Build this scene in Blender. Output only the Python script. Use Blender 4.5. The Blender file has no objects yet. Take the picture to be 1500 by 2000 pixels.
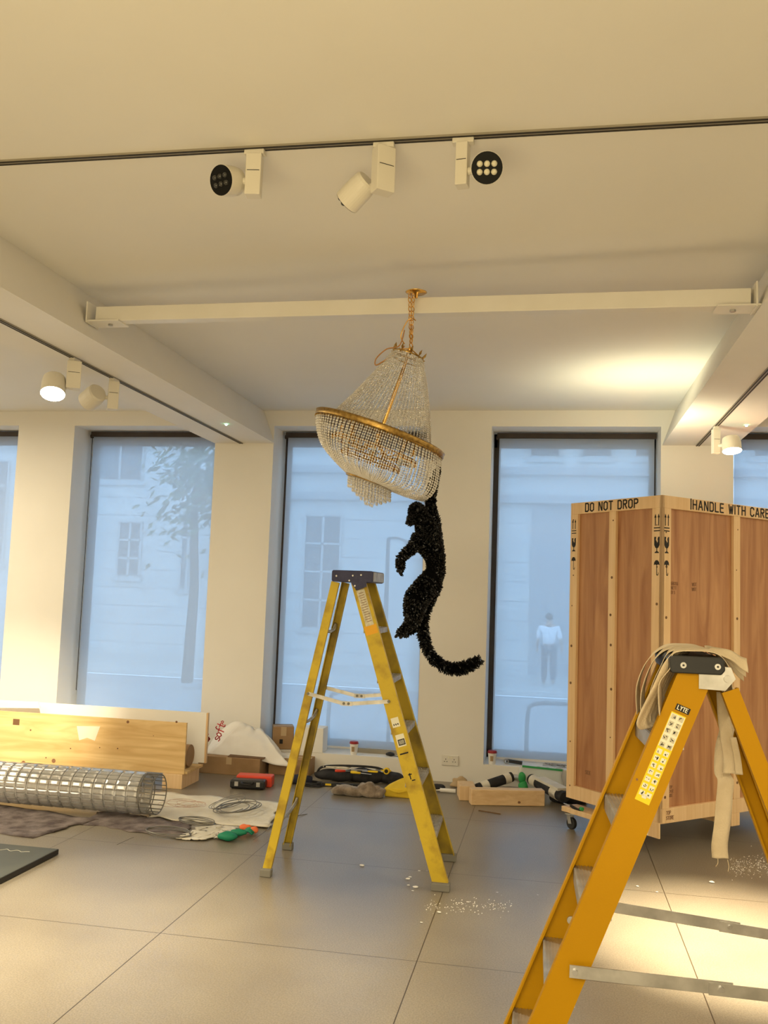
import bpy, bmesh, math, random
from mathutils import Vector, Matrix, noise
random.seed(7)
SC = bpy.context.scene
COL = SC.collection
PI = math.pi
V = Vector
def rad(a): return a*PI/180

# ------------------------------------------------------------------ camera
CF, CYAW, CPITCH, CROLL, CH = 1779.95, .184263, .0911502, .0361536, 1.62
def _axes():
    cy, sy, cp, sp = math.cos(CYAW), math.sin(CYAW), math.cos(CPITCH), math.sin(CPITCH)
    fw = V((-sy*cp, cy*cp, sp)); r = V((cy, sy, 0)); u = r.cross(fw)
    c, s = math.cos(CROLL), math.sin(CROLL)
    return r*c+u*s, u*c-r*s, fw
CR, CU, CW = _axes()
cam_d = bpy.data.cameras.new('camera'); cam = bpy.data.objects.new('camera', cam_d); COL.objects.link(cam)
m3 = Matrix((CR, CU, -CW)).transposed().to_4x4()
cam.matrix_world = Matrix.Translation((0, 0, CH)) @ m3
cam_d.sensor_fit = 'VERTICAL'; cam_d.sensor_height = 36; cam_d.lens = CF/2000*36
cam_d.clip_start = .05; cam_d.clip_end = 200
SC.camera = cam
def ray(x, y): return CW + (x-750)/CF*CR - (y-1000)/CF*CU
def at(x, y, Y):                       # point on the depth plane Y
    d = ray(x, y); return V((0, 0, CH)) + d*(Y/d.y)
def az(x, y, z=0.0):                   # point on the height plane z
    d = ray(x, y); return V((0, 0, CH)) + d*((z-CH)/d.z)

# ------------------------------------------------------------------ exposure, world, lights
vs = SC.view_settings
vs.view_transform = 'Standard'; vs.look = 'None'; vs.exposure = 2.06; vs.gamma = 1.0; vs.use_curve_mapping = False
world = bpy.data.worlds.new('world'); SC.world = world; world.use_nodes = True
bg = world.node_tree.nodes['Background']; bg.inputs[0].default_value = (.40, .66, 1.0, 1); bg.inputs[1].default_value = 1.55
WARM = (1.0, .86, .61)
def area(name, loc, size, power, color=WARM, rot=(0, 0, 0), sy=None):
    l = bpy.data.lights.new(name, 'AREA'); l.energy = power; l.color = color; l.size = size
    if sy: l.shape = 'RECTANGLE'; l.size_y = sy
    o = bpy.data.objects.new(name, l); o.location = loc; o.rotation_euler = rot; COL.objects.link(o); return o
def spot(name, loc, target, power, angle, blend=.6, color=WARM, r=.05):
    l = bpy.data.lights.new(name, 'SPOT'); l.energy = power; l.color = color; l.spot_size = rad(angle); l.spot_blend = blend; l.shadow_soft_size = r
    o = bpy.data.objects.new(name, l); o.location = loc
    o.rotation_euler = (V(target)-V(loc)).to_track_quat('-Z', 'Y').to_euler(); COL.objects.link(o); return o
area('gallery_fill_behind', (-1.0, -2.6, 3.2), 5.0, 112, sy=2.5)  # soft interior fill, standing for unseen ceiling fittings
area('gallery_fill_left', (-6.5, 4.2, 3.2), 2.0, 70, sy=6.0)  # added soft fill from the left bay, no fitting modelled
area('gallery_fill_right', (4.2, 4.2, 3.2), 2.0, 32, sy=6.0)  # added soft fill from the right bay, no fitting modelled
area('floor_bounce_fill', (-.8, -1.6, .5), 3.0, 46, rot=(PI, 0, 0), color=(1.0, .80, .42))  # added upward fill, stands for light bounced off the floor
spot('floor_spot_right', (1.225, 3.9, 2.95), (.98, 4.85, 0), 820, 36, 1.0, (1.0, .84, .56))
spot('floor_spot_left', (-2.93, 3.0, 2.95), (-2.6, 4.0, 0), 175, 52, 1.0, (1.0, .84, .56))
spot('floor_fill_front', (-1.6, 3.24, 3.25), (-1.9, 3.6, 0), 110, 60, 1.0)  # added beam from bare track, no fitting there; feeds the floor bounce
spot('floor_fill_front2', (-.1, 3.24, 3.25), (-.3, 3.8, 0), 60, 60, 1.0)  # second added beam without a fitting, same purpose
spot('corner_uplight', (.62, 6.85, 2.42), (.80, 7.15, 3.33), 12, 165, 1.0, (1.0, .96, .66), .15)

# ------------------------------------------------------------------ materials
MATS = {}
def mat(name, c, rough=.6, metal=0, c2=None, nscale=8, stretch=(1, 1, 1), bump=0, bscale=60, spec=.5, trans=0, alpha=1, ior=1.45, emit=None, es=0, coat=0, detail=4, lo=.35, hi=.65, dist=0, sheen=0):
    m = bpy.data.materials.new(name); m.use_nodes = True; nt = m.node_tree; b = nt.nodes['Principled BSDF']
    b.inputs['Base Color'].default_value = (*c, 1); b.inputs['Roughness'].default_value = rough; b.inputs['Metallic'].default_value = metal
    b.inputs['Specular IOR Level'].default_value = spec; b.inputs['Transmission Weight'].default_value = trans; b.inputs['Alpha'].default_value = alpha; b.inputs['IOR'].default_value = ior
    b.inputs['Coat Weight'].default_value = coat
    if sheen: b.inputs['Sheen Weight'].default_value = sheen
    if emit: b.inputs['Emission Color'].default_value = (*emit, 1); b.inputs['Emission Strength'].default_value = es
    tc = nt.nodes.new('ShaderNodeTexCoord'); mp = nt.nodes.new('ShaderNodeMapping'); mp.inputs['Scale'].default_value = stretch
    nt.links.new(tc.outputs['Object'], mp.inputs[0])
    if c2:
        n = nt.nodes.new('ShaderNodeTexNoise'); n.inputs['Scale'].default_value = nscale; n.inputs['Detail'].default_value = detail; n.inputs['Distortion'].default_value = dist
        nt.links.new(mp.outputs[0], n.inputs['Vector'])
        r = nt.nodes.new('ShaderNodeValToRGB'); r.color_ramp.elements[0].color = (*c, 1); r.color_ramp.elements[1].color = (*c2, 1)
        r.color_ramp.elements[0].position = lo; r.color_ramp.elements[1].position = hi
        nt.links.new(n.outputs[0], r.inputs[0]); nt.links.new(r.outputs[0], b.inputs['Base Color'])
    if bump:
        n2 = nt.nodes.new('ShaderNodeTexNoise'); n2.inputs['Scale'].default_value = bscale; n2.inputs['Detail'].default_value = 3
        nt.links.new(mp.outputs[0], n2.inputs['Vector'])
        bp = nt.nodes.new('ShaderNodeBump'); bp.inputs['Strength'].default_value = bump; bp.inputs['Distance'].default_value = .01
        nt.links.new(n2.outputs[0], bp.inputs['Height']); nt.links.new(bp.outputs[0], b.inputs['Normal'])
    MATS[name] = m; return m
M = MATS
mat('wall_paint', (.80, .775, .72), .75, c2=(.83, .805, .75), nscale=1.5, bump=.04, bscale=120)
mat('ceiling_paint', (.80, .775, .71), .8, c2=(.82, .795, .73), nscale=1.2)
mat('white_paint', (.80, .77, .70), .45, c2=(.77, .74, .66), nscale=5)
mat('plaster', (.85, .83, .78), .8)
mat('dark_frame', (.045, .03, .022), .45, c2=(.03, .02, .016), nscale=6)
mat('track_grey', (.30, .27, .21), .5); mat('track_slot', (.03, .026, .02), .7)
mat('lamp_white', (.72, .68, .58), .45); mat('lens_black', (.010, .010, .010), .5, spec=.12)
mat('led_dim', (.035, .035, .033), .2, coat=.3); mat('led_grey', (.72, .68, .52), .3, coat=.4)
mat('led_on', (1, .95, .85), .3, emit=(1, .93, .80), es=14)
mat('green_led', (.3, 1, .5), .3, emit=(.3, 1, .55), es=6)
mat('gold', (.85, .52, .15), .22, 1, c2=(.62, .34, .08), nscale=40)
mat('antique_gold', (.46, .30, .09), .36, 1, c2=(.24, .14, .04), nscale=60)
mat('brown_cord', (.42, .20, .06), .5)
mat('bulb_glass', (.75, .83, .95), .15, spec=.7, trans=.25)
mat('black_crystal', (.0012, .0012, .0012), .2, c2=(.003, .003, .003), nscale=50, spec=.28)
mat('black_body', (.0015, .0015, .0015), .8, spec=.03)
mat('ply_red', (.32, .135, .055), .55, c2=(.52, .275, .125), nscale=2.6, stretch=(5, 5, .5), detail=8, dist=.9, lo=.3, hi=.7, bump=.03)
mat('pine', (.70, .47, .24), .6, c2=(.78, .56, .32), nscale=2.5, stretch=(12, 12, .6), detail=6, dist=.4)
mat('pine_x', (.68, .45, .23), .6, c2=(.80, .58, .33), nscale=2.5, stretch=(.8, 12, 12), detail=6, dist=.4)
mat('ply_pale', (.60, .38, .15), .6, c2=(.80, .58, .28), nscale=1.6, stretch=(.7, 6, 7), detail=7, dist=1.6, lo=.3, hi=.66)
mat('knot', (.16, .08, .035), .7); mat('stencil_black', (.012, .010, .010), .7)
mat('stamp_brown', (.24, .12, .06), .8)
mat('ladder_new', (.48, .245, .001), .55, c2=(.44, .222, .001), nscale=2.5, bump=.03, bscale=200, spec=.18)
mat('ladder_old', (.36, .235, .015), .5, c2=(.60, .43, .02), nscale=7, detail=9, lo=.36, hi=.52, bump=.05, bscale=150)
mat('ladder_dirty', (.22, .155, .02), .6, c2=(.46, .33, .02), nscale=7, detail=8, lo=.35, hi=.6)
mat('alu', (.60, .59, .56), .38, .85, c2=(.42, .41, .38), nscale=14, stretch=(1, 1, 1), detail=6)
mat('alu_worn', (.50, .48, .42), .5, .6, c2=(.30, .28, .24), nscale=20, detail=8)
mat('cap_blue', (.018, .020, .075), .5, c2=(.03, .032, .09), nscale=30); mat('cap_black', (.012, .012, .013), .4)
mat('rubber', (.05, .048, .045), .8); mat('rubber_grey', (.20, .19, .16), .8)
mat('sticker', (.70, .66, .50), .6, c2=(.50, .46, .32), nscale=60, detail=8)
mat('sticker_white', (.80, .78, .62), .5); mat('sticker_yellow', (.88, .66, .01), .5); mat('sticker_orange', (.80, .40, .01), .5)
mat('canvas', (.66, .55, .38), .9, c2=(.58, .47, .31), nscale=14, bump=.25, bscale=220)
mat('blanket', (.09, .068, .066), .95, c2=(.24, .20, .19), nscale=9, detail=9, bump=.5, bscale=60)
mat('dustsheet', (.74, .70, .60), .9, c2=(.66, .61, .50), nscale=8, bump=.4, bscale=40)
mat('foam_sheet', (.80, .78, .74), .6, c2=(.74, .71, .66), nscale=5)
mat('red_ink', (.65, .05, .06), .6)
mat('cardboard', (.36, .225, .115), .85, c2=(.31, .19, .09), nscale=8); mat('cardboard_dark', (.16, .09, .045), .85)
mat('tape_tan', (.50, .36, .20), .5)
mat('white_foam', (.82, .81, .77), .7); mat('black_fabric', (.014, .014, .017), .85, c2=(.03, .03, .034), nscale=20)
mat('navy_fabric', (.014, .016, .035), .85)
mat('red_plastic', (.70, .06, .025), .4); mat('yellow_plastic', (.80, .55, .02), .45); mat('black_plastic', (.012, .012, .013), .4)
mat('steel', (.55, .55, .55), .3, 1); mat('wire', (.22, .21, .19), .45, .6)
mat('wire_copper', (.50, .30, .22), .5, .4)
mat('fur', (.17, .125, .09), .95, c2=(.30, .24, .18), nscale=22, detail=8, bump=.8, bscale=90, sheen=.3)
mat('yellow_cloth', (.74, .52, .03), .8, c2=(.66, .44, .02), nscale=10)
mat('cup_white', (.82, .80, .76), .5); mat('cup_red', (.30, .012, .02), .35); mat('cup_mark', (.40, .28, .16), .7)
mat('green_plastic', (.03, .34, .09), .5); mat('glove_green', (.008, .22, .12), .6); mat('glove_orange', (.78, .18, .06), .7)
mat('clear_plastic', (.80, .84, .78), .25, alpha=.45); mat('socket', (.74, .71, .64), .35)
mat('dark_board', (.035, .042, .035), .4, c2=(.055, .062, .05), nscale=4); mat('board_edge', (.02, .018, .015), .6)
mat('chalk', (.6, .58, .5), .9)
mat('caster_black', (.02, .02, .02), .5)
mat('stone', (.62, .62, .60), .85, c2=(.54, .54, .53), nscale=1.2); mat('cornice_shade_door_grey', (.36, .37, .38), .85)
mat('stone_joint', (.34, .35, .36), .9)
mat('glass_dark', (.10, .12, .14), .2); mat('win_frame', (.45, .46, .46), .6)
mat('asphalt', (.28, .29, .30), .9, c2=(.34, .35, .36), nscale=2); mat('pavement', (.42, .42, .41), .9, c2=(.48, .48, .46), nscale=3)
mat('kerb', (.62, .62, .60), .8); mat('street_metal', (.08, .085, .09), .5)
mat('bark', (.10, .08, .06), .9); mat('leaf', (.10, .14, .07), .8, c2=(.16, .2, .1), nscale=6)
mat('skin', (.45, .27, .19), .6); mat('shirt_white', (.85, .85, .88), .8); mat('trousers_dark', (.10, .11, .13), .85); mat('hair_dark', (.03, .025, .02), .8)

def crystal(name, c, k):               # cut glass: clear body, bright facets
    m = bpy.data.materials.new(name); m.use_nodes = True; nt = m.node_tree; nt.nodes.remove(nt.nodes['Principled BSDF'])
    out = nt.nodes['Material Output']
    g = nt.nodes.new('ShaderNodeBsdfGlass'); g.inputs['Color'].default_value = (.98, .96, .93, 1); g.inputs['Roughness'].default_value = .03; g.inputs['IOR'].default_value = 1.5
    d = nt.nodes.new('ShaderNodeBsdfPrincipled'); d.inputs['Base Color'].default_value = (*c, 1); d.inputs['Roughness'].default_value = .12; d.inputs['Specular IOR Level'].default_value = 1.0
    x = nt.nodes.new('ShaderNodeMixShader'); x.inputs[0].default_value = k
    nt.links.new(g.outputs[0], x.inputs[1]); nt.links.new(d.outputs[0], x.inputs[2]); nt.links.new(x.outputs[0], out.inputs[0]); M[name] = m
crystal('crystal', (.97, .94, .88), .66); crystal('tent_crystal', (.96, .94, .89), .38); crystal('amber_crystal', (.75, .42, .10), .5); crystal('tube_glass', (.75, .76, .76), .45)
_n = [n for n in M['tube_glass'].node_tree.nodes if n.type == 'BSDF_PRINCIPLED'][0]; _n.inputs['Metallic'].default_value = .35; _n.inputs['Roughness'].default_value = .08

def fabric():                          # roller blind screen: openwork weave plus backlit threads
    m = bpy.data.materials.new('blind_fabric'); m.use_nodes = True; nt = m.node_tree; nt.nodes.remove(nt.nodes['Principled BSDF'])
    out = nt.nodes['Material Output']
    t = nt.nodes.new('ShaderNodeBsdfTransparent'); t.inputs[0].default_value = (1, 1, 1, 1)
    l = nt.nodes.new('ShaderNodeBsdfTranslucent'); l.inputs[0].default_value = (.80, .82, .84, 1)
    d = nt.nodes.new('ShaderNodeBsdfDiffuse'); d.inputs[0].default_value = (.62, .63, .64, 1)
    a = nt.nodes.new('ShaderNodeMixShader'); a.inputs[0].default_value = .42
    b = nt.nodes.new('ShaderNodeMixShader'); b.inputs[0].default_value = .64
    nt.links.new(l.outputs[0], a.inputs[1]); nt.links.new(d.outputs[0], a.inputs[2])
    nt.links.new(t.outputs[0], b.inputs[1]); nt.links.new(a.outputs[0], b.inputs[2]); nt.links.new(b.outputs[0], out.inputs[0]); M['blind_fabric'] = m
fabric()
def pane():
    m = bpy.data.materials.new('window_glass'); m.use_nodes = True; nt = m.node_tree; nt.nodes.remove(nt.nodes['Principled BSDF'])
    out = nt.nodes['Material Output']; t = nt.nodes.new('ShaderNodeBsdfTransparent'); t.inputs[0].default_value = (.93, .96, .97, 1)
    g = nt.nodes.new('ShaderNodeBsdfGlossy'); g.inputs['Roughness'].default_value = .02; f = nt.nodes.new('ShaderNodeFresnel'); f.inputs[0].default_value = 1.45
    x = nt.nodes.new('ShaderNodeMixShader'); nt.links.new(f.outputs[0], x.inputs[0]); nt.links.new(t.outputs[0], x.inputs[1]); nt.links.new(g.outputs[0], x.inputs[2]); nt.links.new(x.outputs[0], out.inputs[0]); M['window_glass'] = m
pane()
def floor_mat():
    m = bpy.data.materials.new('floor_slabs'); m.use_nodes = True; nt = m.node_tree; b = nt.nodes['Principled BSDF']; L = nt.links.new; N = nt.nodes.new
    tc = N('ShaderNodeTexCoord'); sp = N('ShaderNodeSeparateXYZ'); L(tc.outputs['Object'], sp.inputs[0])
    def mm(op, a, bb=None):
        n = N('ShaderNodeMath'); n.operation = op
        for i, x in enumerate((a, bb)):
            if x is None: continue
            if isinstance(x, (int, float)): n.inputs[i].default_value = x
            else: L(x, n.inputs[i])
        return n.outputs[0]
    def line(c, off, per):
        v = mm('SUBTRACT', c, off); v = mm('DIVIDE', v, per); v = mm('FRACT', v); v = mm('SUBTRACT', v, .5); v = mm('ABSOLUTE', v); v = mm('SUBTRACT', .5, v); v = mm('MULTIPLY', v, per)
        return mm('LESS_THAN', v, .0026)
    gx = line(sp.outputs[0], -.56, 1.22); gy = line(sp.outputs[1], 4.2, 1.345)
    g = mm('MAXIMUM', gx, gy)
    n1 = N('ShaderNodeTexNoise'); n1.inputs['Scale'].default_value = 1.4; n1.inputs['Detail'].default_value = 7; L(tc.outputs['Object'], n1.inputs['Vector'])
    n2 = N('ShaderNodeTexNoise'); n2.inputs['Scale'].default_value = 140; n2.inputs['Detail'].default_value = 2; L(tc.outputs['Object'], n2.inputs['Vector'])
    r1 = N('ShaderNodeValToRGB'); r1.color_ramp.elements[0].color = (.195, .165, .125, 1); r1.color_ramp.elements[1].color = (.265, .23, .175, 1); r1.color_ramp.elements[0].position = .3; r1.color_ramp.elements[1].position = .7
    L(n1.outputs[0], r1.inputs[0])
    r2 = N('ShaderNodeValToRGB'); r2.color_ramp.elements[0].color = (.84, .84, .84, 1); r2.color_ramp.elements[1].color = (1.12, 1.12, 1.12, 1); r2.color_ramp.elements[0].position = .4; r2.color_ramp.elements[1].position = .6
    L(n2.outputs[0], r2.inputs[0])
    x = N('ShaderNodeMixRGB'); x.blend_type = 'MULTIPLY'; x.inputs[0].default_value = 1; L(r1.outputs[0], x.inputs[1]); L(r2.outputs[0], x.inputs[2])
    y = N('ShaderNodeMixRGB'); L(g, y.inputs[0]); L(x.outputs[0], y.inputs[1]); y.inputs[2].default_value = (.06, .045, .03, 1); L(y.outputs[0], b.inputs['Base Color'])
    rr = N('ShaderNodeMapRange'); rr.inputs['To Min'].default_value = .27; rr.inputs['To Max'].default_value = .40; L(n1.outputs[0], rr.inputs[0]); L(rr.outputs[0], b.inputs['Roughness'])
    b.inputs['Specular IOR Level'].default_value = .6; M['floor_slabs'] = m
floor_mat()

# ------------------------------------------------------------------ mesh helpers
WM = {}                                 # world matrices of parents
class MB:
    def __init__(s): s.bm = bmesh.new()
    def raw(s, vs, fs):
        v = [s.bm.verts.new(p) for p in vs]
        for f in fs:
            try: s.bm.faces.new([v[i] for i in f])
            except ValueError: pass
        return s
    def box(s, c, d, R=None):
        c = V(c); h = V(d)/2; pts = []
        for x in (-1, 1):
            for y in (-1, 1):
                for z in (-1, 1):
                    p = V((x*h.x, y*h.y, z*h.z)); pts.append(c+(R @ p if R else p))
        return s.raw(pts, [(0, 1, 3, 2), (4, 6, 7, 5), (0, 4, 5, 1), (2, 3, 7, 6), (0, 2, 6, 4), (1, 5, 7, 3)])
    def b2(s, lo, hi): lo = V(lo); hi = V(hi); return s.box((lo+hi)/2, hi-lo)
    def sweep(s, sec, p0, p1, u, v):     # 2-D section carried from p0 to p1
        p0, p1, u, v = V(p0), V(p1), V(u), V(v); n = len(sec)
        pts = [p+u*a+v*b for p in (p0, p1) for a, b in sec]
        fs = [(i, (i+1) % n, n+(i+1) % n, n+i) for i in range(n)]+[tuple(range(n))[::-1], tuple(range(n, 2*n))]
        return s.raw(pts, fs)
    def bar(s, p0, p1, w, h, up=(0, 0, 1)):
        p0, p1 = V(p0), V(p1); a = (p1-p0).normalized(); u = a.cross(V(up)).normalized(); v = u.cross(a)
        return s.sweep([(-w/2, -h/2), (w/2, -h/2), (w/2, h/2), (-w/2, h/2)], p0, p1, u, v)
    def tube(s, pts, r, n=8, closed=False, cap=True):
        pts = [V(p) for p in pts]; k = len(pts); R = r if isinstance(r, (list, tuple)) else [r]*k
        up = None; rings = []
        for i, p in enumerate(pts):
            t = ((pts[(i+1) % k]-pts[i-1]) if closed else (pts[min(i+1, k-1)]-pts[max(i-1, 0)])).normalized()
            if up is None: up = t.orthogonal().normalized()
            up = (up-t*up.dot(t)); up = up.normalized() if up.length > 1e-6 else t.orthogonal().normalized()
            w = t.cross(up)
            rings.append([s.bm.verts.new(p+(up*math.cos(2*PI*j/n)+w*math.sin(2*PI*j/n))*R[i]) for j in range(n)])
        for i in range(k if closed else k-1):
            a, b = rings[i], rings[(i+1) % k]
            off = 0
            if closed and i == k-1: off = min(range(n), key=lambda o: (a[0].co-b[o].co).length)
            for j in range(n):
                try: s.bm.faces.new((a[j], a[(j+1) % n], b[(j+1+off) % n], b[(j+off) % n]))
                except ValueError: pass
        if not closed and cap:
            s.bm.faces.new(rings[0][::-1]); s.bm.faces.new(rings[-1])
        return s
    def cyl(s, p0, p1, r0, r1=None, n=20): return s.tube([p0, p1], [r0, r0 if r1 is None else r1], n)
    def lathe(s, prof, n=24, mtx=None, a0=0, a1=2*PI):
        full = abs(a1-a0-2*PI) < 1e-6; k = n if full else n+1; rings = []
        for r, z in prof:
            rr = []
            for j in range(k):
                a = a0+(a1-a0)*j/n; p = V((r*math.cos(a), r*math.sin(a), z)); rr.append(s.bm.verts.new(mtx @ p if mtx else p))
            rings.append(rr)
        for i in range(len(rings)-1):
            for j in range(k if full else k-1):
                q = (rings[i][j], rings[i][(j+1) % k], rings[i+1][(j+1) % k], rings[i+1][j])
                try: s.bm.faces.new(q)
                except ValueError: pass
        if full:
            for rr in (rings[0][::-1], rings[-1]):
                try: s.bm.faces.new(rr)
                except ValueError: pass
        return s
    def ball(s, c, r, n=10, sc=(1, 1, 1)):
        c = V(c); prof = [(max(r*math.sin(PI*i/n), 1e-4), -r*math.cos(PI*i/n)) for i in range(n+1)]
        return s.lathe(prof, n+2, Matrix.Translation(c) @ Matrix.Diagonal((*sc, 1)))
    def gem(s, c, ax, r, h, n=4, tw=0):  # faceted bead with its long axis on ax
        ax = V(ax).normalized(); u = ax.orthogonal().normalized(); w = ax.cross(u); c = V(c)
        pts = [c+ax*h, c-ax*h]+[c+(u*math.cos(2*PI*j/n+tw)+w*math.sin(2*PI*j/n+tw))*r for j in range(n)]
        return s.raw(pts, [(0, 2+j, 2+(j+1) % n) for j in range(n)]+[(1, 2+(j+1) % n, 2+j) for j in range(n)])
    def poly(s, pts, o, u, v, th):       # flat outline with thickness th along u x v
        o, u, v = V(o), V(u), V(v); n = u.cross(v).normalized()
        return s.sweep(pts, o, o+n*th, u, v)
    def sheet(s, fn, nu, nv, th=.004):   # fn(u, v) -> point; a thin closed slab
        top = [[V(fn(i/nu, j/nv)) for j in range(nv+1)] for i in range(nu+1)]
        nr = [[None]*(nv+1) for _ in range(nu+1)]
        for i in range(nu+1):
            for j in range(nv+1):
                a = top[min(i+1, nu)][j]-top[max(i-1, 0)][j]; b = top[i][min(j+1, nv)]-top[i][max(j-1, 0)]
                q = a.cross(b); nr[i][j] = q.normalized() if q.length > 1e-12 else V((0, 0, 1))
        A = [[s.bm.verts.new(top[i][j]) for j in range(nv+1)] for i in range(nu+1)]
        B = [[s.bm.verts.new(top[i][j]-nr[i][j]*th) for j in range(nv+1)] for i in range(nu+1)]
        def f(*q):
            try: s.bm.faces.new(q)
            except ValueError: pass
        for i in range(nu):
            for j in range(nv):
                f(A[i][j], A[i+1][j], A[i+1][j+1], A[i][j+1]); f(B[i][j], B[i][j+1], B[i+1][j+1], B[i+1][j])
        for i in range(nu):
            f(A[i][0], B[i][0], B[i+1][0], A[i+1][0]); f(A[i][nv], A[i+1][nv], B[i+1][nv], B[i][nv])
        for j in range(nv):
            f(A[0][j], A[0][j+1], B[0][j+1], B[0][j]); f(A[nu][j], B[nu][j], B[nu][j+1], A[nu][j+1])
        return s
    def build(s, name, m, parent=None, smooth=False, bevel=0, base=None):
        bm = s.bm; bmesh.ops.recalc_face_normals(bm, faces=bm.faces)
        if parent is not None: bm.transform(WM[parent.name].inverted()); mw = WM[parent.name].copy()
        else:
            if base is None:
                xs = [v.co.x for v in bm.verts]; ys = [v.co.y for v in bm.verts]; zs = [v.co.z for v in bm.verts]
                base = V(((min(xs)+max(xs))/2, (min(ys)+max(ys))/2, min(zs)))
            mw = Matrix.Translation(base); bm.transform(mw.inverted())
        me = bpy.data.meshes.new(name); bm.to_mesh(me); bm.free()
        if smooth:
            for p in me.polygons: p.use_smooth = True
        o = bpy.data.objects.new(name, me); COL.objects.link(o); me.materials.append(M[m] if isinstance(m, str) else m)
        if parent is not None: o.parent = parent
        else: o.location = base
        WM[o.name] = mw
        if bevel:
            b = o.modifiers.new('bevel', 'BEVEL'); b.width = bevel; b.segments = 2; b.limit_method = 'ANGLE'
        return o
def tag(o, label=None, cat=None, group=None, kind=None):
    if label: o['label'] = label
    if cat: o['category'] = cat
    if group: o['group'] = group
    if kind: o['kind'] = kind
    return o
def thing(name, loc, label, cat, group=None, rz=0):
    o = bpy.data.objects.new(name, None); o.empty_display_size = .1; COL.objects.link(o)
    o.location = loc; o.rotation_euler = (0, 0, rz); WM[o.name] = Matrix.Translation(V(loc)) @ Matrix.Rotation(rz, 4, 'Z')
    return tag(o, label, cat, group)
def struct(mb, name, m, parent=None, **k):
    o = mb.build(name, m, parent, **k)
    if parent is None: o['kind'] = 'structure'
    return o
def curve(pts, n=8):                     # Catmull-Rom through points
    pts = [V(p) for p in pts]; out = []
    for i in range(len(pts)-1):
        a, b, c, d = pts[max(i-1, 0)], pts[i], pts[i+1], pts[min(i+2, len(pts)-1)]
        for k in range(n):
            t = k/n; out.append(.5*((2*b)+(c-a)*t+(2*a-5*b+4*c-d)*t*t+(3*b-a-3*c+d)*t**3))
    out.append(pts[-1]); return out
def rope(name, pts, r, m, label=None, cat=None, parent=None, n=6, group=None):
    o = MB().tube(curve(pts), r, n).build(name, m, parent, smooth=True)
    if label: tag(o, label, cat, group)
    return o
# stroke lettering (units: cap height 1, width .55)
GL = {'D': [[(0, 0), (0, 1)], [(.1, 1), (.35, 1), (.5, .85), (.5, .15), (.35, 0), (.1, 0)]], 'O': [[(.2, 1), (0, .85), (0, .15), (.2, 0)], [(.32, 0), (.52, .15), (.52, .85), (.32, 1)]],
 'N': [[(0, 0), (0, 1)], [(.08, .95), (.42, .05)], [(.5, 0), (.5, 1)]], 'T': [[(0, 1), (.2, 1)], [(.3, 1), (.5, 1)], [(.25, .88), (.25, 0)]], 'R': [[(0, 0), (0, 1)], [(.1, 1), (.35, 1), (.5, .88), (.5, .65), (.35, .53), (.1, .53)], [(.25, .45), (.5, 0)]],
 'P': [[(0, 0), (0, 1)], [(.1, 1), (.35, 1), (.5, .88), (.5, .62), (.35, .5), (.1, .5)]], 'H': [[(0, 0), (0, 1)], [(.1, .52), (.4, .52)], [(.5, 0), (.5, 1)]], 'A': [[(0, 0), (.24, 1)], [(.32, 1), (.55, 0)], [(.2, .32), (.38, .32)]],
 'L': [[(0, 1), (0, 0)], [(.1, 0), (.45, 0)]], 'E': [[(0, 0), (0, 1)], [(.1, 1), (.45, 1)], [(.1, .52), (.4, .52)], [(.1, 0), (.45, 0)]], 'W': [[(0, 1), (.15, 0)], [(.19, .05), (.3, .8)], [(.34, .8), (.44, .05)], [(.48, 0), (.62, 1)]],
 'I': [[(0, 0), (0, 1)]], 'C': [[(.5, .8), (.5, .88), (.35, 1), (.15, 1), (0, .85)], [(0, .7), (0, .15), (.15, 0), (.35, 0), (.5, .12), (.5, .2)]], '|': [[(0, -.05), (0, 1.1)]], 'Y': [[(0, 1), (.25, .5)], [(.5, 1), (.28, .52)], [(.25, .42), (.25, 0)]],
 's': [[(.4, .5), (.2, .6), (.05, .5), (.1, .35), (.35, .25), (.4, .1), (.2, 0), (0, .1)]], 'o': [[(.2, 0), (0, .15), (0, .45), (.2, .6), (.4, .45), (.4, .15), (.2, 0)]], 'f': [[(.45, .95), (.3, 1), (.2, .85), (.2, -.1)], [(0, .55), (.4, .55)]], 't': [[(.2, .95), (.2, .1), (.3, 0), (.45, .05)], [(0, .6), (.42, .6)]],
 'G': [[(.5, .85), (.3, 1), (0, .8), (0, .2), (.25, 0), (.5, .15), (.5, .5), (.3, .5)]], 'S': [[(.5, .9), (.25, 1), (0, .8), (.1, .55), (.45, .45), (.5, .2), (.25, 0), (0, .12)]], ' ': []}
def letters(mb, txt, o, u, v, size, w=.12, gap=.2, th=.0015, narrow=1.0):
    o, u, v = V(o), V(u).normalized(), V(v).normalized(); n = u.cross(v).normalized(); x = 0
    for ch in txt:
        g = GL.get(ch, []); wd = max([p[0] for l in g for p in l] or [.25])
        for l in g:
            for a, b in zip(l[:-1], l[1:]):
                A = o+u*(x+a[0]*narrow)*size+v*a[1]*size+n*th/2; B = o+u*(x+b[0]*narrow)*size+v*b[1]*size+n*th/2
                d = (B-A).normalized()*w*size*.4; mb.bar(A-d, B+d, w*size, th, up=n)
        x += wd*narrow+gap
    return x*size

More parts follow.
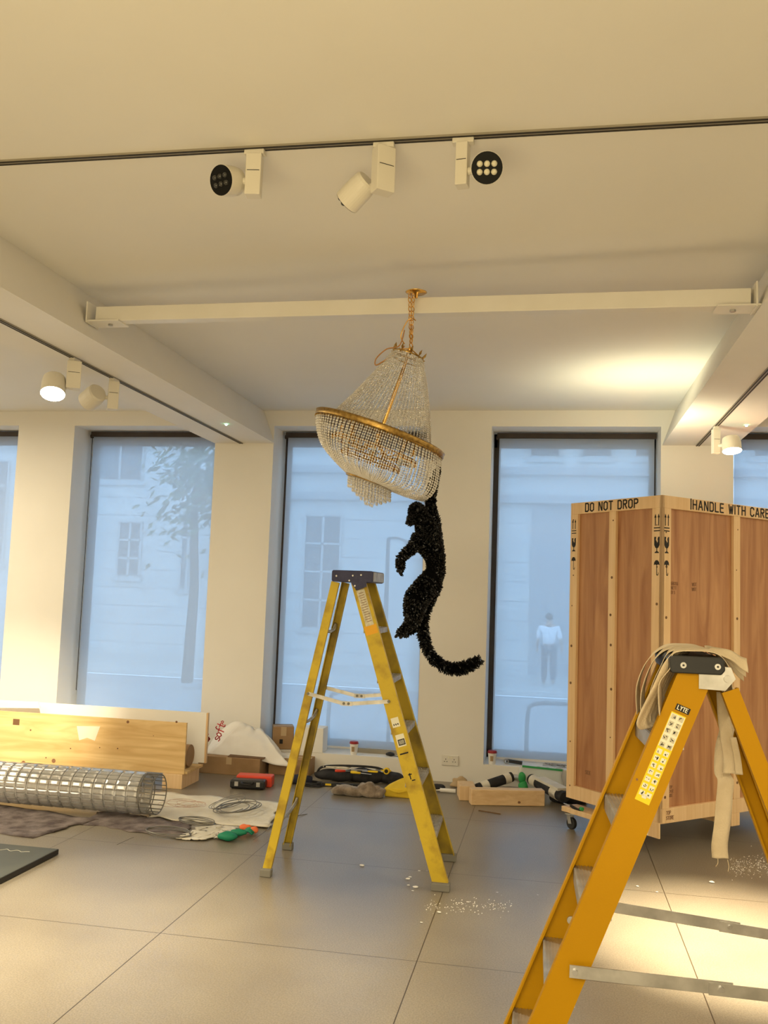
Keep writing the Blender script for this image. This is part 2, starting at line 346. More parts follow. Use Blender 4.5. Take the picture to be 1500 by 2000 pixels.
# ================================================================== room shell
D = 8.217; ZC = 3.331; ZB = 3.018; SILL = .172; HEAD = 3.185; YF = 8.62
OPEN = [(-6.76, -5.29), (-4.68, -3.205), (-2.62, -1.155), (-.563, .92), (1.525, 3.0)]
struct(MB().b2((-9, -5.2, -.12), (6, D+.5, 0)), 'floor', 'floor_slabs', base=V((0, 0, 0)))
struct(MB().b2((-9, -5.2, ZC), (6, D+.5, ZC+.15)), 'ceiling', 'ceiling_paint')
w = MB(); w.b2((-9, D, 0), (6, D+.48, SILL)); w.b2((-9, D, HEAD), (6, D+.48, ZC))
xs = [-9]+[x for o in OPEN for x in o]+[6]
for i in range(0, len(xs), 2): w.b2((xs[i], D, SILL), (xs[i+1], D+.48, HEAD))
struct(w, 'wall_back', 'wall_paint')
struct(MB().b2((-9.15, -5.2, 0), (-9, D+.48, ZC)), 'wall_left', 'wall_paint')
struct(MB().b2((6, -5.2, 0), (6.15, D+.48, ZC)), 'wall_right', 'wall_paint')
struct(MB().b2((-9.15, -5.35, 0), (6.15, -5.2, ZC)), 'wall_front', 'wall_paint')
def beam(x0, x1, t0, t1, name):
    struct(MB().sweep([(x0, ZB), (x1, ZB), (t1, ZC), (t0, ZC)], (0, -5.2, 0), (0, D, 0), (1, 0, 0), (0, 0, 1)), name, 'wall_paint')
beam(-3.215, -2.61, -3.10, -2.73, 'trim_1'); beam(.93, 1.53, 1.04, 1.42, 'trim_2')
BL = ['roller blind lowered in the window cut off by the left edge of the photo', 'roller blind behind the long open plywood box', 'roller blind behind the worn yellow stepladder and chandelier', 'roller blind left of the tall plywood crate, man in white shirt showing through', 'roller blind in the window beyond the crate at the far right']
for i, (a, b) in enumerate(OPEN):
    wn = struct(MB().b2((a, YF, SILL), (a+.06, YF+.05, HEAD)).b2((b-.06, YF, SILL), (b, YF+.05, HEAD)).b2((a, YF, HEAD-.13), (b, YF+.05, HEAD)).b2((a, YF, SILL), (b, YF+.05, SILL+.07)), 'window_%d' % (i+1), 'dark_frame')
    MB().b2((a+.05, YF+.02, SILL+.06), (b-.05, YF+.03, HEAD-.12)).build('window_pane', 'window_glass', wn)
    t = thing('roller_blind', ((a+b)/2, 8.5, SILL+.01), BL[i], 'blind', 'roller blinds over the gallery windows')
    x0, x1 = a+.055, b-.025
    MB().sheet(lambda u, v: (x0+(x1-x0)*u, 8.50+.004*math.sin(u*6+i), SILL+.02+(HEAD-.06-SILL-.02)*v), 12, 20, .0015).build('blind_fabric', 'blind_fabric', t)
    MB().b2((x0-.02, 8.48, HEAD-.062), (x1+.015, 8.53, HEAD-.012)).build('head_rail', 'dark_frame', t, bevel=.004)
    MB().cyl((x0-.03, 8.505, HEAD-.055), (x0-.005, 8.505, HEAD-.055), .02).build('end_bracket', 'dark_frame', t)
    MB().b2((x0, 8.492, SILL+.006), (x1, 8.508, SILL+.026)).build('bottom_bar', 'white_paint', t)
    MB().tube([(x0-.012, 8.50, HEAD-.06), (x0-.010, 8.50, SILL+.4)], .0035, 6).build('control_cord', 'dark_frame', t)

# ================================================================== outside (seen through the blinds)
GZ = -.42
struct(MB().b2((-40, D+.5, GZ-.1), (40, 12.6, GZ)), 'pavement', 'pavement')
struct(MB().b2((-40, 12.6, GZ-.22), (40, 21, GZ-.12)), 'road', 'asphalt')
struct(MB().b2((-40, 21, GZ-.1), (40, 26, GZ)), 'far_pavement', 'pavement')
struct(MB().b2((-40, 12.45, GZ-.1), (40, 12.62, GZ+.02)).b2((-40, 20.95, GZ-.1), (40, 21.1, GZ+.02)), 'kerb', 'kerb')
YB = 26.0
bt = thing('stone_building', (0, YB, GZ), 'pale stone building with banded front across the street behind the blinds', 'building')
MB().b2((-26, YB, GZ), (14, YB+.6, 12)).build('facade_wall', 'stone', bt)
cb = MB()
for z in (5.15, 4.35): cb.b2((-9, YB-.25, z), (14, YB, z+.22))
cb.build('shaded_cornice', 'cornice_shade_door_grey', bt)  # shadow of the cornices is put into their dark grey
jb = MB()
for k in range(9): jb.b2((-26, YB-.006, GZ+.35+k*.55), (14, YB, GZ+.37+k*.55))
jb.build('course_joints', 'stone_joint', bt)
def fwin(px0, px1, py0, py1, nx, ny, name='building_window'):
    a = at(px0, py1, YB); b = at(px1, py0, YB); f = MB().b2((a.x, YB-.02, a.z), (b.x, YB+.02, b.z)).build(name, 'glass_dark', bt)
    q = MB(); q.b2((a.x-.1, YB-.09, a.z-.15), (b.x+.1, YB-.02, a.z-.02))
    for i in range(nx+1): x = a.x+(b.x-a.x)*i/nx; q.b2((x-.035, YB-.05, a.z), (x+.035, YB-.02, b.z))
    for j in range(ny+1): z = a.z+(b.z-a.z)*j/ny; q.b2((a.x, YB-.05, z-.03), (b.x, YB-.02, z+.03))
    q.build('glazing_bars', 'win_frame', f)
fwin(588, 668, 1008, 1226, 2, 4)
for p in ((1035, 1095), (1136, 1196), (1240, 1290), (1470, 1530)): fwin(p[0], p[1], 862, 893, 1, 1)
fwin(228, 278, 1020, 1125, 2, 3); fwin(190, 282, 868, 938, 2, 1); fwin(350, 372, 1000, 1150, 1, 3); fwin(-40, 20, 900, 1100, 2, 4)
a = at(1032, 1292, YB); b = at(1270, 982, YB); MB().b2((a.x, YB-.03, GZ), (b.x, YB+.02, b.z)).build('entrance_door', 'cornice_shade_door_grey', bt)
tr = thing('street_tree', at(375, 1150, 19).xy.to_3d()+V((0, 0, GZ)), 'leafy street tree showing through the blind above the long plywood box', 'tree')
bx, by = tr.location.x, 19
MB().tube([(bx, by, GZ), (bx+.05, by, 1.6), (bx-.05, by, 3.4), (bx, by, 4.6)], [.14, .11, .09, .03], 8).build('trunk', 'bark', tr, smooth=True)
lf = MB()
for k in range(900):
    c = V((bx, by, 4.0))+V((random.gauss(0, .42), random.gauss(0, .5), random.gauss(0, .62))); n = V((random.gauss(0, 1), random.gauss(0, 1), random.gauss(0, 1))).normalized(); u = n.orthogonal().normalized(); w_ = n.cross(u)
    lf.raw([c-u*.12, c-w_*.05, c+u*.12, c+w_*.05], [(0, 1, 2, 3)])
lf.build('foliage', 'leaf', tr)
lp = thing('street_lamp', at(752, 1240, 20).xy.to_3d()+V((0, 0, GZ)), 'slim street lamp post showing through the blind beside the black monkey', 'street lamp')
lx = lp.location.x; zt = at(752, 1052, 20).z
MB().tube([(lx, 20, GZ), (lx, 20, .6), (lx, 20, zt)], [.09, .06, .04], 10).build('post', 'street_metal', lp); MB().tube([(lx, 20, zt), (lx+.2, 20, zt+.03), (lx+.42, 20, zt-.06)], .03, 8).build('arm', 'street_metal', lp); MB().ball((lx+.46, 20, zt-.09), .09, 8, (1.5, 1, .5)).build('lamp_head', 'street_metal', lp)
for k, (px, Y, lab) in enumerate(((1093, 11.3, 'steel bicycle stand outside, seen through the blind left of the crate'), (700, 11.3, 'steel bicycle stand outside, beside the parked bicycle'))):
    p = at(px, 1400, Y); X = p.x
    MB().tube(curve([(X-.38, Y, GZ), (X-.38, Y, .22), (X-.3, Y, .38), (X, Y, .4), (X+.3, Y, .38), (X+.38, Y, .22), (X+.38, Y, GZ)]), .025, 8).build('bicycle_stand', 'street_metal', smooth=True)
    tag(bpy.data.objects['bicycle_stand' if k == 0 else 'bicycle_stand.001'], lab, 'bike stand', 'bicycle stands on the pavement')
bk = thing('bicycle', (-1.75, 11.6, GZ), 'pale bicycle parked outside, faint through the blind behind the worn stepladder', 'bicycle')
for sx in (-.52, .52):
    q = MB(); c = V((-1.75+sx, 11.6, GZ+.34)); q.tube([c+V((.33*math.cos(a), 0, .33*math.sin(a))) for a in [2*PI*i/24 for i in range(24)]], .018, 6, closed=True)
    for k in range(8): a = PI*k/8; q.bar(c-V((.32*math.cos(a), 0, .32*math.sin(a))), c+V((.32*math.cos(a), 0, .32*math.sin(a))), .004, .004, up=(0, 1, 0))
    q.build('wheel', 'kerb', bk)
q = MB(); B0 = V((-1.75, 11.6, GZ)); P_ = dict(r=(-.52, .34), f=(.52, .34), bb=(-.08, .30), st=(-.2, .85), hd=(.36, .82))
P_ = {k: B0+V((v_[0], 0, v_[1])) for k, v_ in P_.items()}
for a_, b_ in (('r', 'bb'), ('bb', 'st'), ('st', 'hd'), ('hd', 'bb'), ('r', 'st'), ('hd', 'f')): q.tube([P_[a_], P_[b_]], .018, 8)
q.build('bicycle_frame', 'kerb', bk); MB().ball(P_['st']+V((0, 0, .06)), .1, 8, (1.3, .6, .4)).build('saddle', 'street_metal', bk); MB().tube([P_['hd'], P_['hd']+V((-.02, 0, .15)), P_['hd']+V((.08, .2, .17))], .014, 6).tube([P_['hd']+V((-.02, 0, .15)), P_['hd']+V((.08, -.2, .17))], .014, 6).build('handlebar', 'street_metal', bk)

# ---- skinned figures
def skin(name, pts, edges, radii, m, parent, root=0, sub=2, sq=None):
    me = bpy.data.meshes.new(name); me.from_pydata([tuple(WM[parent.name].inverted() @ V(p)) for p in pts] if parent else [tuple(p) for p in pts], edges, [])
    o = bpy.data.objects.new(name, me); COL.objects.link(o); o.parent = parent; me.materials.append(M[m]); WM[o.name] = WM[parent.name]
    o.modifiers.new('skin', 'SKIN'); s_ = o.modifiers.new('sub', 'SUBSURF'); s_.levels = sub; s_.render_levels = sub
    sv = me.skin_vertices[0].data
    for i, r in enumerate(radii): sv[i].radius = (r, r) if not isinstance(r, tuple) else r; sv[i].use_root = (i == root)
    return o
def pedestrian(x, y, z):
    t = thing('person', (x, y, z), 'person in a white short sleeved shirt and dark trousers walking away outside the window', 'person')
    O = V((x, y, z)); J = [(0, 0, .95), (0, 0, 1.12), (0, -.01, 1.34), (0, -.01, 1.47), (0, .0, 1.57), (0, .01, 1.70),
        (-.2, 0, 1.38), (-.27, .03, 1.10), (-.29, .14, .88), (.2, 0, 1.38), (.28, -.05, 1.10), (.31, -.02, .86),
        (-.1, 0, .88), (-.11, .08, .48), (-.11, .02, .08), (-.11, .16, .04), (.1, 0, .88), (.11, -.03, .48), (.11, -.16, .12), (.11, -.06, .04),
        (-.29, .19, .79), (.31, .0, .77)]
    E_ = [(0, 1), (1, 2), (2, 3), (3, 4), (4, 5), (2, 6), (6, 7), (7, 8), (8, 20), (2, 9), (9, 10), (10, 11), (11, 21), (0, 12), (12, 13), (13, 14), (14, 15), (0, 16), (16, 17), (17, 18), (18, 19)]
    R_ = [.13, .12, .14, .06, .085, .07, .065, .045, .032, .065, .045, .032, .09, .062, .042, .04, .09, .062, .042, .04, .035, .035]
    skin('body', [O+V(p) for p in J], E_, R_, 'skin', t)
    k = [0, 1, 2, 6, 7, 9, 10]; mp_ = {j: i for i, j in enumerate(k)}
    skin('shirt', [O+V(J[j]) for j in k], [(0, 1), (1, 2), (2, 3), (3, 4), (2, 5), (5, 6)], [.175, .17, .175, .09, .068, .09, .068], 'shirt_white', t)
    k = [0, 12, 13, 14, 16, 17, 18]
    skin('trousers', [O+V(J[j]) for j in k], [(0, 1), (1, 2), (2, 3), (0, 4), (4, 5), (5, 6)], [.15, .11, .085, .07, .11, .085, .07], 'trousers_dark', t)
    MB().ball(O+V((0, .0, 1.66)), .105, 10, (.9, 1, 1)).build('hair', 'hair_dark', t, smooth=True)
pp = at(1071, 1325, 23); pedestrian(pp.x, 23, GZ)

# ================================================================== ceiling services
def track(name, p0, p1, label):
    p0, p1 = V(p0), V(p1); t = thing(name, p0, label, 'light track', 'recessed lighting tracks'); a = (p1-p0).normalized(); u = a.cross(V((0, 0, 1)))
    MB().bar(p0-V((0, 0, .003)), p1-V((0, 0, .003)), .034, .010).build('track_body', 'track_grey', t)
    q = MB()
    for s_ in (-1, 1): q.bar(p0+u*.010*s_-V((0, 0, .0085)), p1+u*.010*s_-V((0, 0, .0085)), .009, .003)
    q.build('track_slot', 'track_slot', t)
track('lighting_track', (-6, 3.235, ZC), (.99, 3.235, ZC), 'long lighting track across the ceiling carrying three white spotlights')
track('lighting_track', (-2.935, -3, ZB), (-2.935, D-.02, ZB), 'lighting track under the left beam with two spotlights')
track('lighting_track', (1.225, -3, ZB), (1.225, D-.02, ZB), 'lighting track under the right beam with one lit spotlight')
def fixture(base, ztop, yaw, boxsz, side, hc, hdir, led, label, hr=.058, hl=.09, align='x'):
    x, y = base; t = thing('track_spotlight', (x, y, ztop), label, 'spotlight', 'white track spotlights', yaw)
    W_ = WM[t.name]; T = lambda p: W_ @ V(p)
    R3 = Matrix.Rotation(yaw, 3, 'Z'); bw, bd, bh = boxsz
    MB().box((x, y, ztop-.018), (.08, .036, .020) if align == 'x' else (.036, .08, .020)).build('track_adapter', 'lamp_white', t, bevel=.003)
    MB().box((x, y, ztop-.028-bh/2), (bw, bd, bh), R3).build('driver_box', 'lamp_white', t, bevel=.003)
    MB().box(T((0, -bd/2-.0006, -.028-bh*.42)), (bw*.8, .001, .0025), R3).build('name_strip', 'track_slot', t)
    hc = V(hc); d = V(hdir).normalized(); q = d.to_track_quat('Z', 'Y').to_matrix().to_4x4(); MX = Matrix.Translation(hc) @ q
    bc = V((x, y, hc.z)); s_ = (hc-bc); s_ = s_.normalized() if s_.length > .01 else V((1, 0, 0))
    MB().tube([bc, hc-s_*hr*.6], .014, 10).build('pivot_arm', 'lamp_white', t)
    h = MB().lathe([(.001, -hl*.5), (hr*.80, -hl*.5), (hr*.92, -hl*.42), (hr, -hl*.1), (hr, hl*.5), (hr*.93, hl*.5), (hr*.93, hl*.44), (.001, hl*.44)], 32, MX).build('lamp_head', 'lamp_white', t, smooth=False)
    lm = {'off': 'lens_black', 'grey': 'lens_black', 'on': 'led_on'}[led]
    fc = MB().lathe([(hr*.975, hl*.46), (hr*.975, hl*.515), (.001, hl*.515)], 32, MX).build('lens_face', lm, h)
    if led != 'on':
        q = MB()
        for i in (-1, 0, 1):
            for j in (-.5, .5): q.ball(MX @ V((i*.026, j*.028, hl*.515)), .0115, 8)
        q.build('led_cluster', 'led_grey' if led == 'grey' else 'led_dim', fc, smooth=True)
    return t
fixture((-1.165, 3.245), ZC, rad(8), (.06, .05, .165), -1, (-1.262, 3.235, 3.20), (-.35, -.80, -.28), 'off', 'unlit white track spotlight with dark face, leftmost of the three on the ceiling track')
fixture((-.655, 3.245), ZC, rad(38), (.075, .055, .175), -1, (-.765, 3.30, 3.165), (-.72, .35, -.52), 'off', 'white track spotlight turned away from the viewer, middle of the ceiling track', hr=.052, hl=.12)
fixture((-.355, 3.245), ZC, rad(-8), (.045, .05, .165), 1, (-.262, 3.225, 3.195), (.06, -1, -.44), 'grey', 'white track spotlight facing the viewer with six pale lamps, rightmost on ceiling track')
fixture((-2.935, 5.10), ZB, rad(30), (.085, .085, .17), -1, (-3.03, 5.04, 2.83), (.22, -.45, -1), 'on', 'lit white spotlight under the left beam', hr=.072, hl=.13, align='y')
fixture((-2.935, 5.62), ZB, rad(30), (.07, .07, .19), -1, (-3.06, 5.58, 2.88), (-.9, .5, -.45), 'off', 'unlit white spotlight pointing left under the left beam', hr=.07, hl=.13, align='y')
fixture((1.225, 7.30), ZB, rad(10), (.055, .055, .19), 1, (1.325, 7.22, 2.86), (.05, -.25, -1), 'on', 'lit white spotlight under the right beam above the plywood crate', hr=.07, hl=.11, align='y')
spot('box_spot', (-3.04, 5.07, 2.74), (-4.75, 7.2, .45), 250, 42, .9)
spot('lit_head_right', (1.33, 7.2, 2.78), (1.5, 6.9, 0), 25, 60, .8)
for p, lab in (((-2.738, 7.25, ZB), 'tiny green indicator light under the left beam'), ((1.442, 7.265, ZB), 'tiny green indicator light under the right beam')):
    tag(MB().cyl(V(p)-V((0, 0, .012)), p, .008, .010, 12).build('indicator_light', 'green_led'), lab, 'indicator light', 'green indicator lights on the beams')
# hanging bar with end brackets
pb = thing('suspension_bar', (-2.6, 4.75, 3.12), 'white square bar spanning between the two ceiling beams', 'bar')
PL, PR = V((-2.60, 4.75, 3.168)), V((.90, 4.45, 3.082))
MB().bar(PL, PR, .075, .085).build('bar_tube', 'white_paint', pb, bevel=.004)
for P0, s_ in ((PL, 1), (PR, -1)):
    f = MB(); f.box(P0+V((s_*.06, -.01, -.05)), (.20, .13, .008)); f.box(P0+V((-s_*.035 if s_ > 0 else -s_*.015, -.01, .0)), (.008, .14, .12)); f.build('end_bracket', 'white_paint', pb)
    MB().cyl(P0+V((s_*.08, -.01, -.054)), P0+V((s_*.08, -.01, -.064)), .014, None, 6).build('bracket_bolt', 'alu', pb)

# ================================================================== chandelier
CY = 4.45
C0 = at(742, 848, CY); AX = V((math.sin(rad(18)), 0, math.cos(rad(18)))); PXM = CY*1.012/CF   # metres per pixel at the chandelier
CM = Matrix.Translation(C0) @ Matrix.Rotation(rad(18), 4, 'Y')
ch = thing('chandelier', (-.72, CY+.06, 3.19), 'tilted gold chandelier with a basket of clear crystal strands hanging from the white bar', 'chandelier')
def cp(phi, r, t): return CM @ V((r*math.cos(phi), r*math.sin(phi), t))
RR = 134*PXM; RS = 45*PXM; DS = 100*PXM; TC_ = 172*PXM; RC = 31*PXM; RI = 100*PXM
rim = MB().lathe([(RR*.965, -.013), (RR*.99, -.016), (RR*1.012, -.010), (RR*1.0, 0), (RR*1.015, .010), (RR*.99, .016), (RR*.965, .012), (RR*.965, -.013)], 96, CM).build('rim_band', 'antique_gold', ch, smooth=True)
q = MB()
for k in range(120): a = 2*PI*k/120; q.gem(cp(a, RR*.995, -.020), AX, .0035, .007)
q.build('rim_beading', 'antique_gold', rim)
MB().tube([cp(2*PI*i/64, RI, .008) for i in range(64)], .005, 6, closed=True).build('inner_ring', 'gold', ch)
GX = 13*PXM
MB().tube([cp(2*PI*i/48, RS*1.04, -DS)+V((GX, 0, 0)) for i in range(48)], .0075, 6, closed=True).build('bottom_ring', 'antique_gold', ch)
q = MB()
for a in (0, PI/2, PI, 3*PI/2): q.tube([cp(a, .012, 0), cp(a, RR*.97, .0)], .004, 6)
q.build('cross_braces', 'gold', ch)
MB().tube([cp(0, 0, TC_*.95), cp(0, 0, .6*TC_), cp(0, 0, .0), cp(0, 0, -DS*.55)], [.007, .009, .010, .006], 10).build('centre_rod', 'gold', ch, smooth=True)
def strand(name, path, bead, m, drop=0, n=4):
    q = MB(); L_ = 0; pts = [path[0]]
    seg = [(path[i+1]-path[i]).length for i in range(len(path)-1)]; tot = sum(seg); k = max(2, int(tot/(bead*1.9))); 
    for i in range(k):
        s_ = tot*(i+.5)/k; j = 0
        while j < len(seg)-1 and s_ > seg[j]: s_ -= seg[j]; j += 1
        d = path[j+1]-path[j]; p = path[j]+d*(s_/seg[j]); q.gem(p, d, bead*.80, bead*.98, n, random.random()*2)
    if drop: q.gem(path[-1]-V((0, 0, drop)), (0, 0, 1), drop*.42, drop, 6)
    return q.build(name, m, ch)
for k in range(180):                      # basket
    a = 2*PI*k/180; A = V((RR*.985, -.016)); B = V((RS, -DS)); nrm = V((.74, -.67)); bb = (31+19*math.cos(a))*PXM*random.uniform(.96, 1.03)
    path = []
    for i in range(13):
        s_ = i/12; w_ = 4*s_*(1-s_)*(1-.25*(s_-.5)) + .5*math.sin(PI*s_)**2*(1-s_)
        p = A.lerp(B, s_)+nrm*bb*w_*.95
        path.append(cp(a, p.x-(.006 if k % 2 else 0), p.y)+V((GX*s_*s_, 0, 0)))
    strand('lattice_strand' if k % 2 else 'basket_strand', path, .0066, 'crystal')
for k in range(72):                       # tent of strands up to the crown
    a = 2*PI*k/72; top = cp(a, RC, TC_-.012); bot = cp(a, RI*1.06, .004); path = []
    for i in range(9):
        s_ = i/8; p = top.lerp(bot, s_)+V((.016*math.cos(a)+.008, 0, -.028))*4*s_*(1-s_)*.6; path.append(p)
    strand('tent_strand', path, .0056, 'tent_crystal')
for r_, n_ in ((1.0, 44), (.8, 34), (.6, 24), (.4, 16), (.18, 8)):
    for k in range(n_):
        a = 2*PI*k/n_; p = cp(a, RS*r_, -DS+.004)+V((GX, 0, 0)); ln = (20+(1-r_)*28)*PXM; strand('tier_tassel' if r_ > .7 else 'inner_tassel', [p, p-V((0, 0, ln))], .0066, 'crystal', drop=.011)
for r_, t_, n_, nm in ((.22, -.075, 40, 'amber_ring'), (.15, -.13, 30, 'amber_ring')):
    q = MB(); q.tube([cp(2*PI*i/48, r_, t_) for i in range(48)], .005, 6, closed=True)
    for k in range(n_*2): a = PI*k/n_; q.gem(cp(a, r_+.004, t_-.014), (0, 0, 1), .007, .012)
    q.build(nm, 'gold', ch)
for k in range(8):
    a = 2*PI*k/8+.2; q = MB().tube(curve([cp(a, .012, -.05), cp(a, .09, -.10), cp(a, .17, -.075), cp(a, .19, -.045)]), .0045, 6); q.tube([cp(a, .19, -.045), cp(a, .19, .0)], .009, 8); arm = q.build('candle_arm', 'gold', ch, smooth=True)
    MB().ball(cp(a, .20, -.085), .016, 8, (1, 1, 1.5)).build('bulb', 'bulb_glass', arm, smooth=True)
# crown
MB().tube([cp(2*PI*i/32, RC, TC_-.010) for i in range(32)], .004, 6, closed=True).tube([cp(2*PI*i/32, RC*1.06, TC_-.035) for i in range(32)], .0035, 6, closed=True).build('crown_ring', 'antique_gold', ch)
for k in range(10):
    a = 2*PI*k/10; p = cp(a, RC*1.04, TC_-.01); q = MB().gem(p+AX*.018, AX+(p-cp(0, 0, TC_))*3, .007, .020, 5); q.gem(p-AX*.006, (p-cp(0, 0, TC_-.02)), .006, .012, 5); q.build('crown_leaf', 'antique_gold', ch)
q = MB()
for k in range(5): a = 2*PI*k/5; q.tube([cp(a, RC, TC_-.01), cp(a, .010, TC_+.02)], .003, 6)
q.ball(cp(0, 0, TC_+.02), .014, 8); q.build('crown_spider', 'gold', ch)
# chain up to the bar
ptop = V((-.735, CY+.04, 3.165)); pbot = cp(0, 0, TC_+.03)
def link(c, ax, tw, L_=.026, w_=.009, r=.0026):
    ax = ax.normalized(); u = ax.orthogonal().normalized(); v = ax.cross(u); s_ = u*math.cos(tw)+v*math.sin(tw)
    return [c+ax*(L_/2*math.sin(a))+s_*(w_*math.cos(a)) for a in [2*PI*i/14 for i in range(14)]]
for off in (-.010, .010):
    n_ = 12
    for k in range(n_):
        c = pbot.lerp(ptop+V((off, 0, 0)), (k+.5)/n_); MB().tube(link(c, ptop-pbot, (k % 2)*PI/2), .0026, 6, closed=True).build('chain_link', 'gold', ch)
MB().lathe([(.001, .012), (.030, .012), (.052, .002), (.056, 0), (.05, -.004), (.012, -.006), (.008, -.03), (.001, -.03)], 28, Matrix.Translation((-.715, CY+.07, 3.1805))).build('ceiling_rose', 'gold', ch, smooth=True)
rope('power_cord', [at(*p) for p in ((790, 672, CY), (783, 655, CY-.02), (795, 628, CY-.03), (805, 622, CY-.03), (812, 626, CY-.02))], .003, 'gold', parent=ch)
rope('power_cord', [at(*p) for p in ((790, 645, CY-.03), (780, 675, CY-.05), (755, 682, CY-.06), (735, 700, CY-.07), (734, 713, CY-.07), (750, 705, CY-.06), (775, 690, CY-.05), (790, 676, CY))], .0035, 'brown_cord', parent=ch)

# ================================================================== monkey sculpture
MY = 4.42
mk = thing('monkey_sculpture', at(810, 1240, MY), 'black monkey sculpture covered in crystals hanging from the chandelier by one arm', 'sculpture')
mp = lambda px, py, dy=0: at(px, py, MY+dy)
k_ = MY/CF*1.0
MJ = [(mp(838, 1142, .0), 26), (mp(852, 1113), 19), (mp(850, 1088), 21), (mp(838, 1050), 28), (mp(828, 1020, -.01), 20), (mp(818, 1003, -.02), 16), (mp(808, 1014, -.05), 11), (mp(802, 1020, -.08), 7),
      (mp(848, 1024, .05), 15), (mp(841, 988, .05), 12), (mp(843, 960, .03), 12), (mp(848, 938, .02), 10), (mp(853, 925, .02), 9),
      (mp(820, 1052, -.06), 19), (mp(809, 1068, -.08), 14), (mp(795, 1079, -.09), 12), (mp(782, 1092, -.09), 11), (mp(782, 1106, -.09), 10), (mp(782, 1116, -.09), 8),
      (mp(830, 1148, -.05), 25), (mp(814, 1170, -.09), 26), (mp(808, 1193, -.08), 22), (mp(808, 1210, -.06), 17), (mp(795, 1225, -.08), 12), (mp(780, 1238, -.10), 9),
      (mp(838, 1148, .06), 23), (mp(828, 1172, .07), 23), (mp(818, 1198, .06), 19), (mp(816, 1216, .05), 14), (mp(803, 1230, .03), 11), (mp(789, 1240, .02), 9),
      (mp(832, 1175, .0), 16), (mp(824, 1205, .02), 14), (mp(824, 1225, .02), 12), (mp(828, 1247, .02), 11), (mp(837, 1272, .03), 11), (mp(852, 1292, .04), 11), (mp(872, 1305, .05), 12), (mp(896, 1307, .05), 12), (mp(918, 1300, .04), 12), (mp(937, 1289, .03), 9),
      (mp(855, 913, .02), 6), (mp(814, 998, -.02), 18), (mp(812, 998, -.03), 17)]
ME = [(0, 1), (1, 2), (2, 3), (3, 4), (4, 5), (5, 6), (6, 7), (3, 8), (8, 9), (9, 10), (10, 11), (11, 12), (12, 41), (5, 42), (42, 43), (2, 13), (13, 14), (14, 15), (15, 16), (16, 17), (17, 18), (0, 19), (19, 20), (20, 21), (21, 22), (22, 23), (23, 24), (0, 25), (25, 26), (26, 27), (27, 28), (28, 29), (29, 30), (0, 31), (31, 32), (32, 33), (33, 34), (34, 35), (35, 36), (36, 37), (37, 38), (38, 39), (39, 40)]
skin('monkey_body', [j[0] for j in MJ], ME, [max(.008, (j[1]-5)*k_) for j in MJ], 'black_body', mk, sub=1)
def crystals(edges, per, size, name, lean=.4, asp=.45):
    q = MB()
    for a, b in edges:
        A, ra = MJ[a]; B, rb = MJ[b]; L_ = (B-A).length; d = (B-A).normalized(); u = d.orthogonal().normalized(); v = d.cross(u)
        n_ = int(per*(L_+.02)*(ra+rb)/2*k_*2*PI)
        for i in range(n_):
            t_ = random.uniform(-.1, 1.1); th = random.uniform(0, 2*PI); r_ = (1.0*(ra+(rb-ra)*min(max(t_, 0), 1))-3.5)*k_; o = u*math.cos(th)+v*math.sin(th)
            dr = (o+V((random.gauss(0, lean), random.gauss(0, lean), random.gauss(0, lean)))+d*lean).normalized(); h = size*random.uniform(.7, 1.25)
            q.gem(A+(B-A)*t_+o*(r_+random.uniform(-.002, .003)), dr, h*asp, h, 5, th)
    o = q.build(name, 'black_crystal', mk); o['kind'] = 'stuff'; return o
crystals([e for e in ME if e[0] < 31 and e[1] < 31 or 41 in e or 42 in e], 15000, .0105, 'body_crystals', .5, .5)
q_ = MB()
hq = MB(); hb = MB()
for hc_, hr_ in ((MJ[42][0], 16.5), (MJ[5][0], 16), (mp(805, 1014, -.05), 10), (mp(800, 1020, -.07), 6)):
    hb.ball(hc_, hr_*k_*.9, 10)
    for i in range(int(hr_*hr_*2.2)):
        d = V((random.gauss(0, 1), random.gauss(0, 1), random.gauss(0, 1))).normalized(); h = .010*random.uniform(.7, 1.2); hq.gem(hc_+d*hr_*k_*.95, (d+V((random.gauss(0, .4), random.gauss(0, .4), random.gauss(0, .4)))).normalized(), h*.5, h, 5, i)
hb.build('head', 'black_body', mk); hq.build('head_crystals', 'black_crystal', mk)['kind'] = 'stuff'
crystals([e for e in ME if (e[0] >= 31 or e[1] == 31) and e[1] < 41 and e[0] < 41], 13000, .0165, 'tail_crystals', .35, .32)
for j, s_ in ((5, 1),):                    # ears
    for dy in (-.045, .045):
        MB().ball(MJ[42][0]+V((.012, dy, .0)), .013, 8, (.6, .5, 1)).build('ear', 'black_crystal', mk)
def fingers(c, d, down, n=4, name='finger'):
    for i in range(n):
        o = c+V((0, (i-(n-1)/2)*.011, 0)); MB().tube([o, o+d*.010, o+d*.016+down*.008, o+d*.015+down*.014], [.0065, .0062, .0058, .004], 6).build(name, 'black_crystal', mk)
fingers(MJ[18][0], V((.1, 0, -1)).normalized(), V((.8, 0, -.4)))
fingers(MJ[24][0], V((-.8, 0, -.4)).normalized(), V((-.2, 0, -.9)), name='toe'); fingers(MJ[30][0], V((-.8, 0, -.4)).normalized(), V((-.2, 0, -.9)), name='toe')
fingers(MJ[41][0], V((0, 0, 1)), V((-.7, 0, .3)), name='gripping_finger')

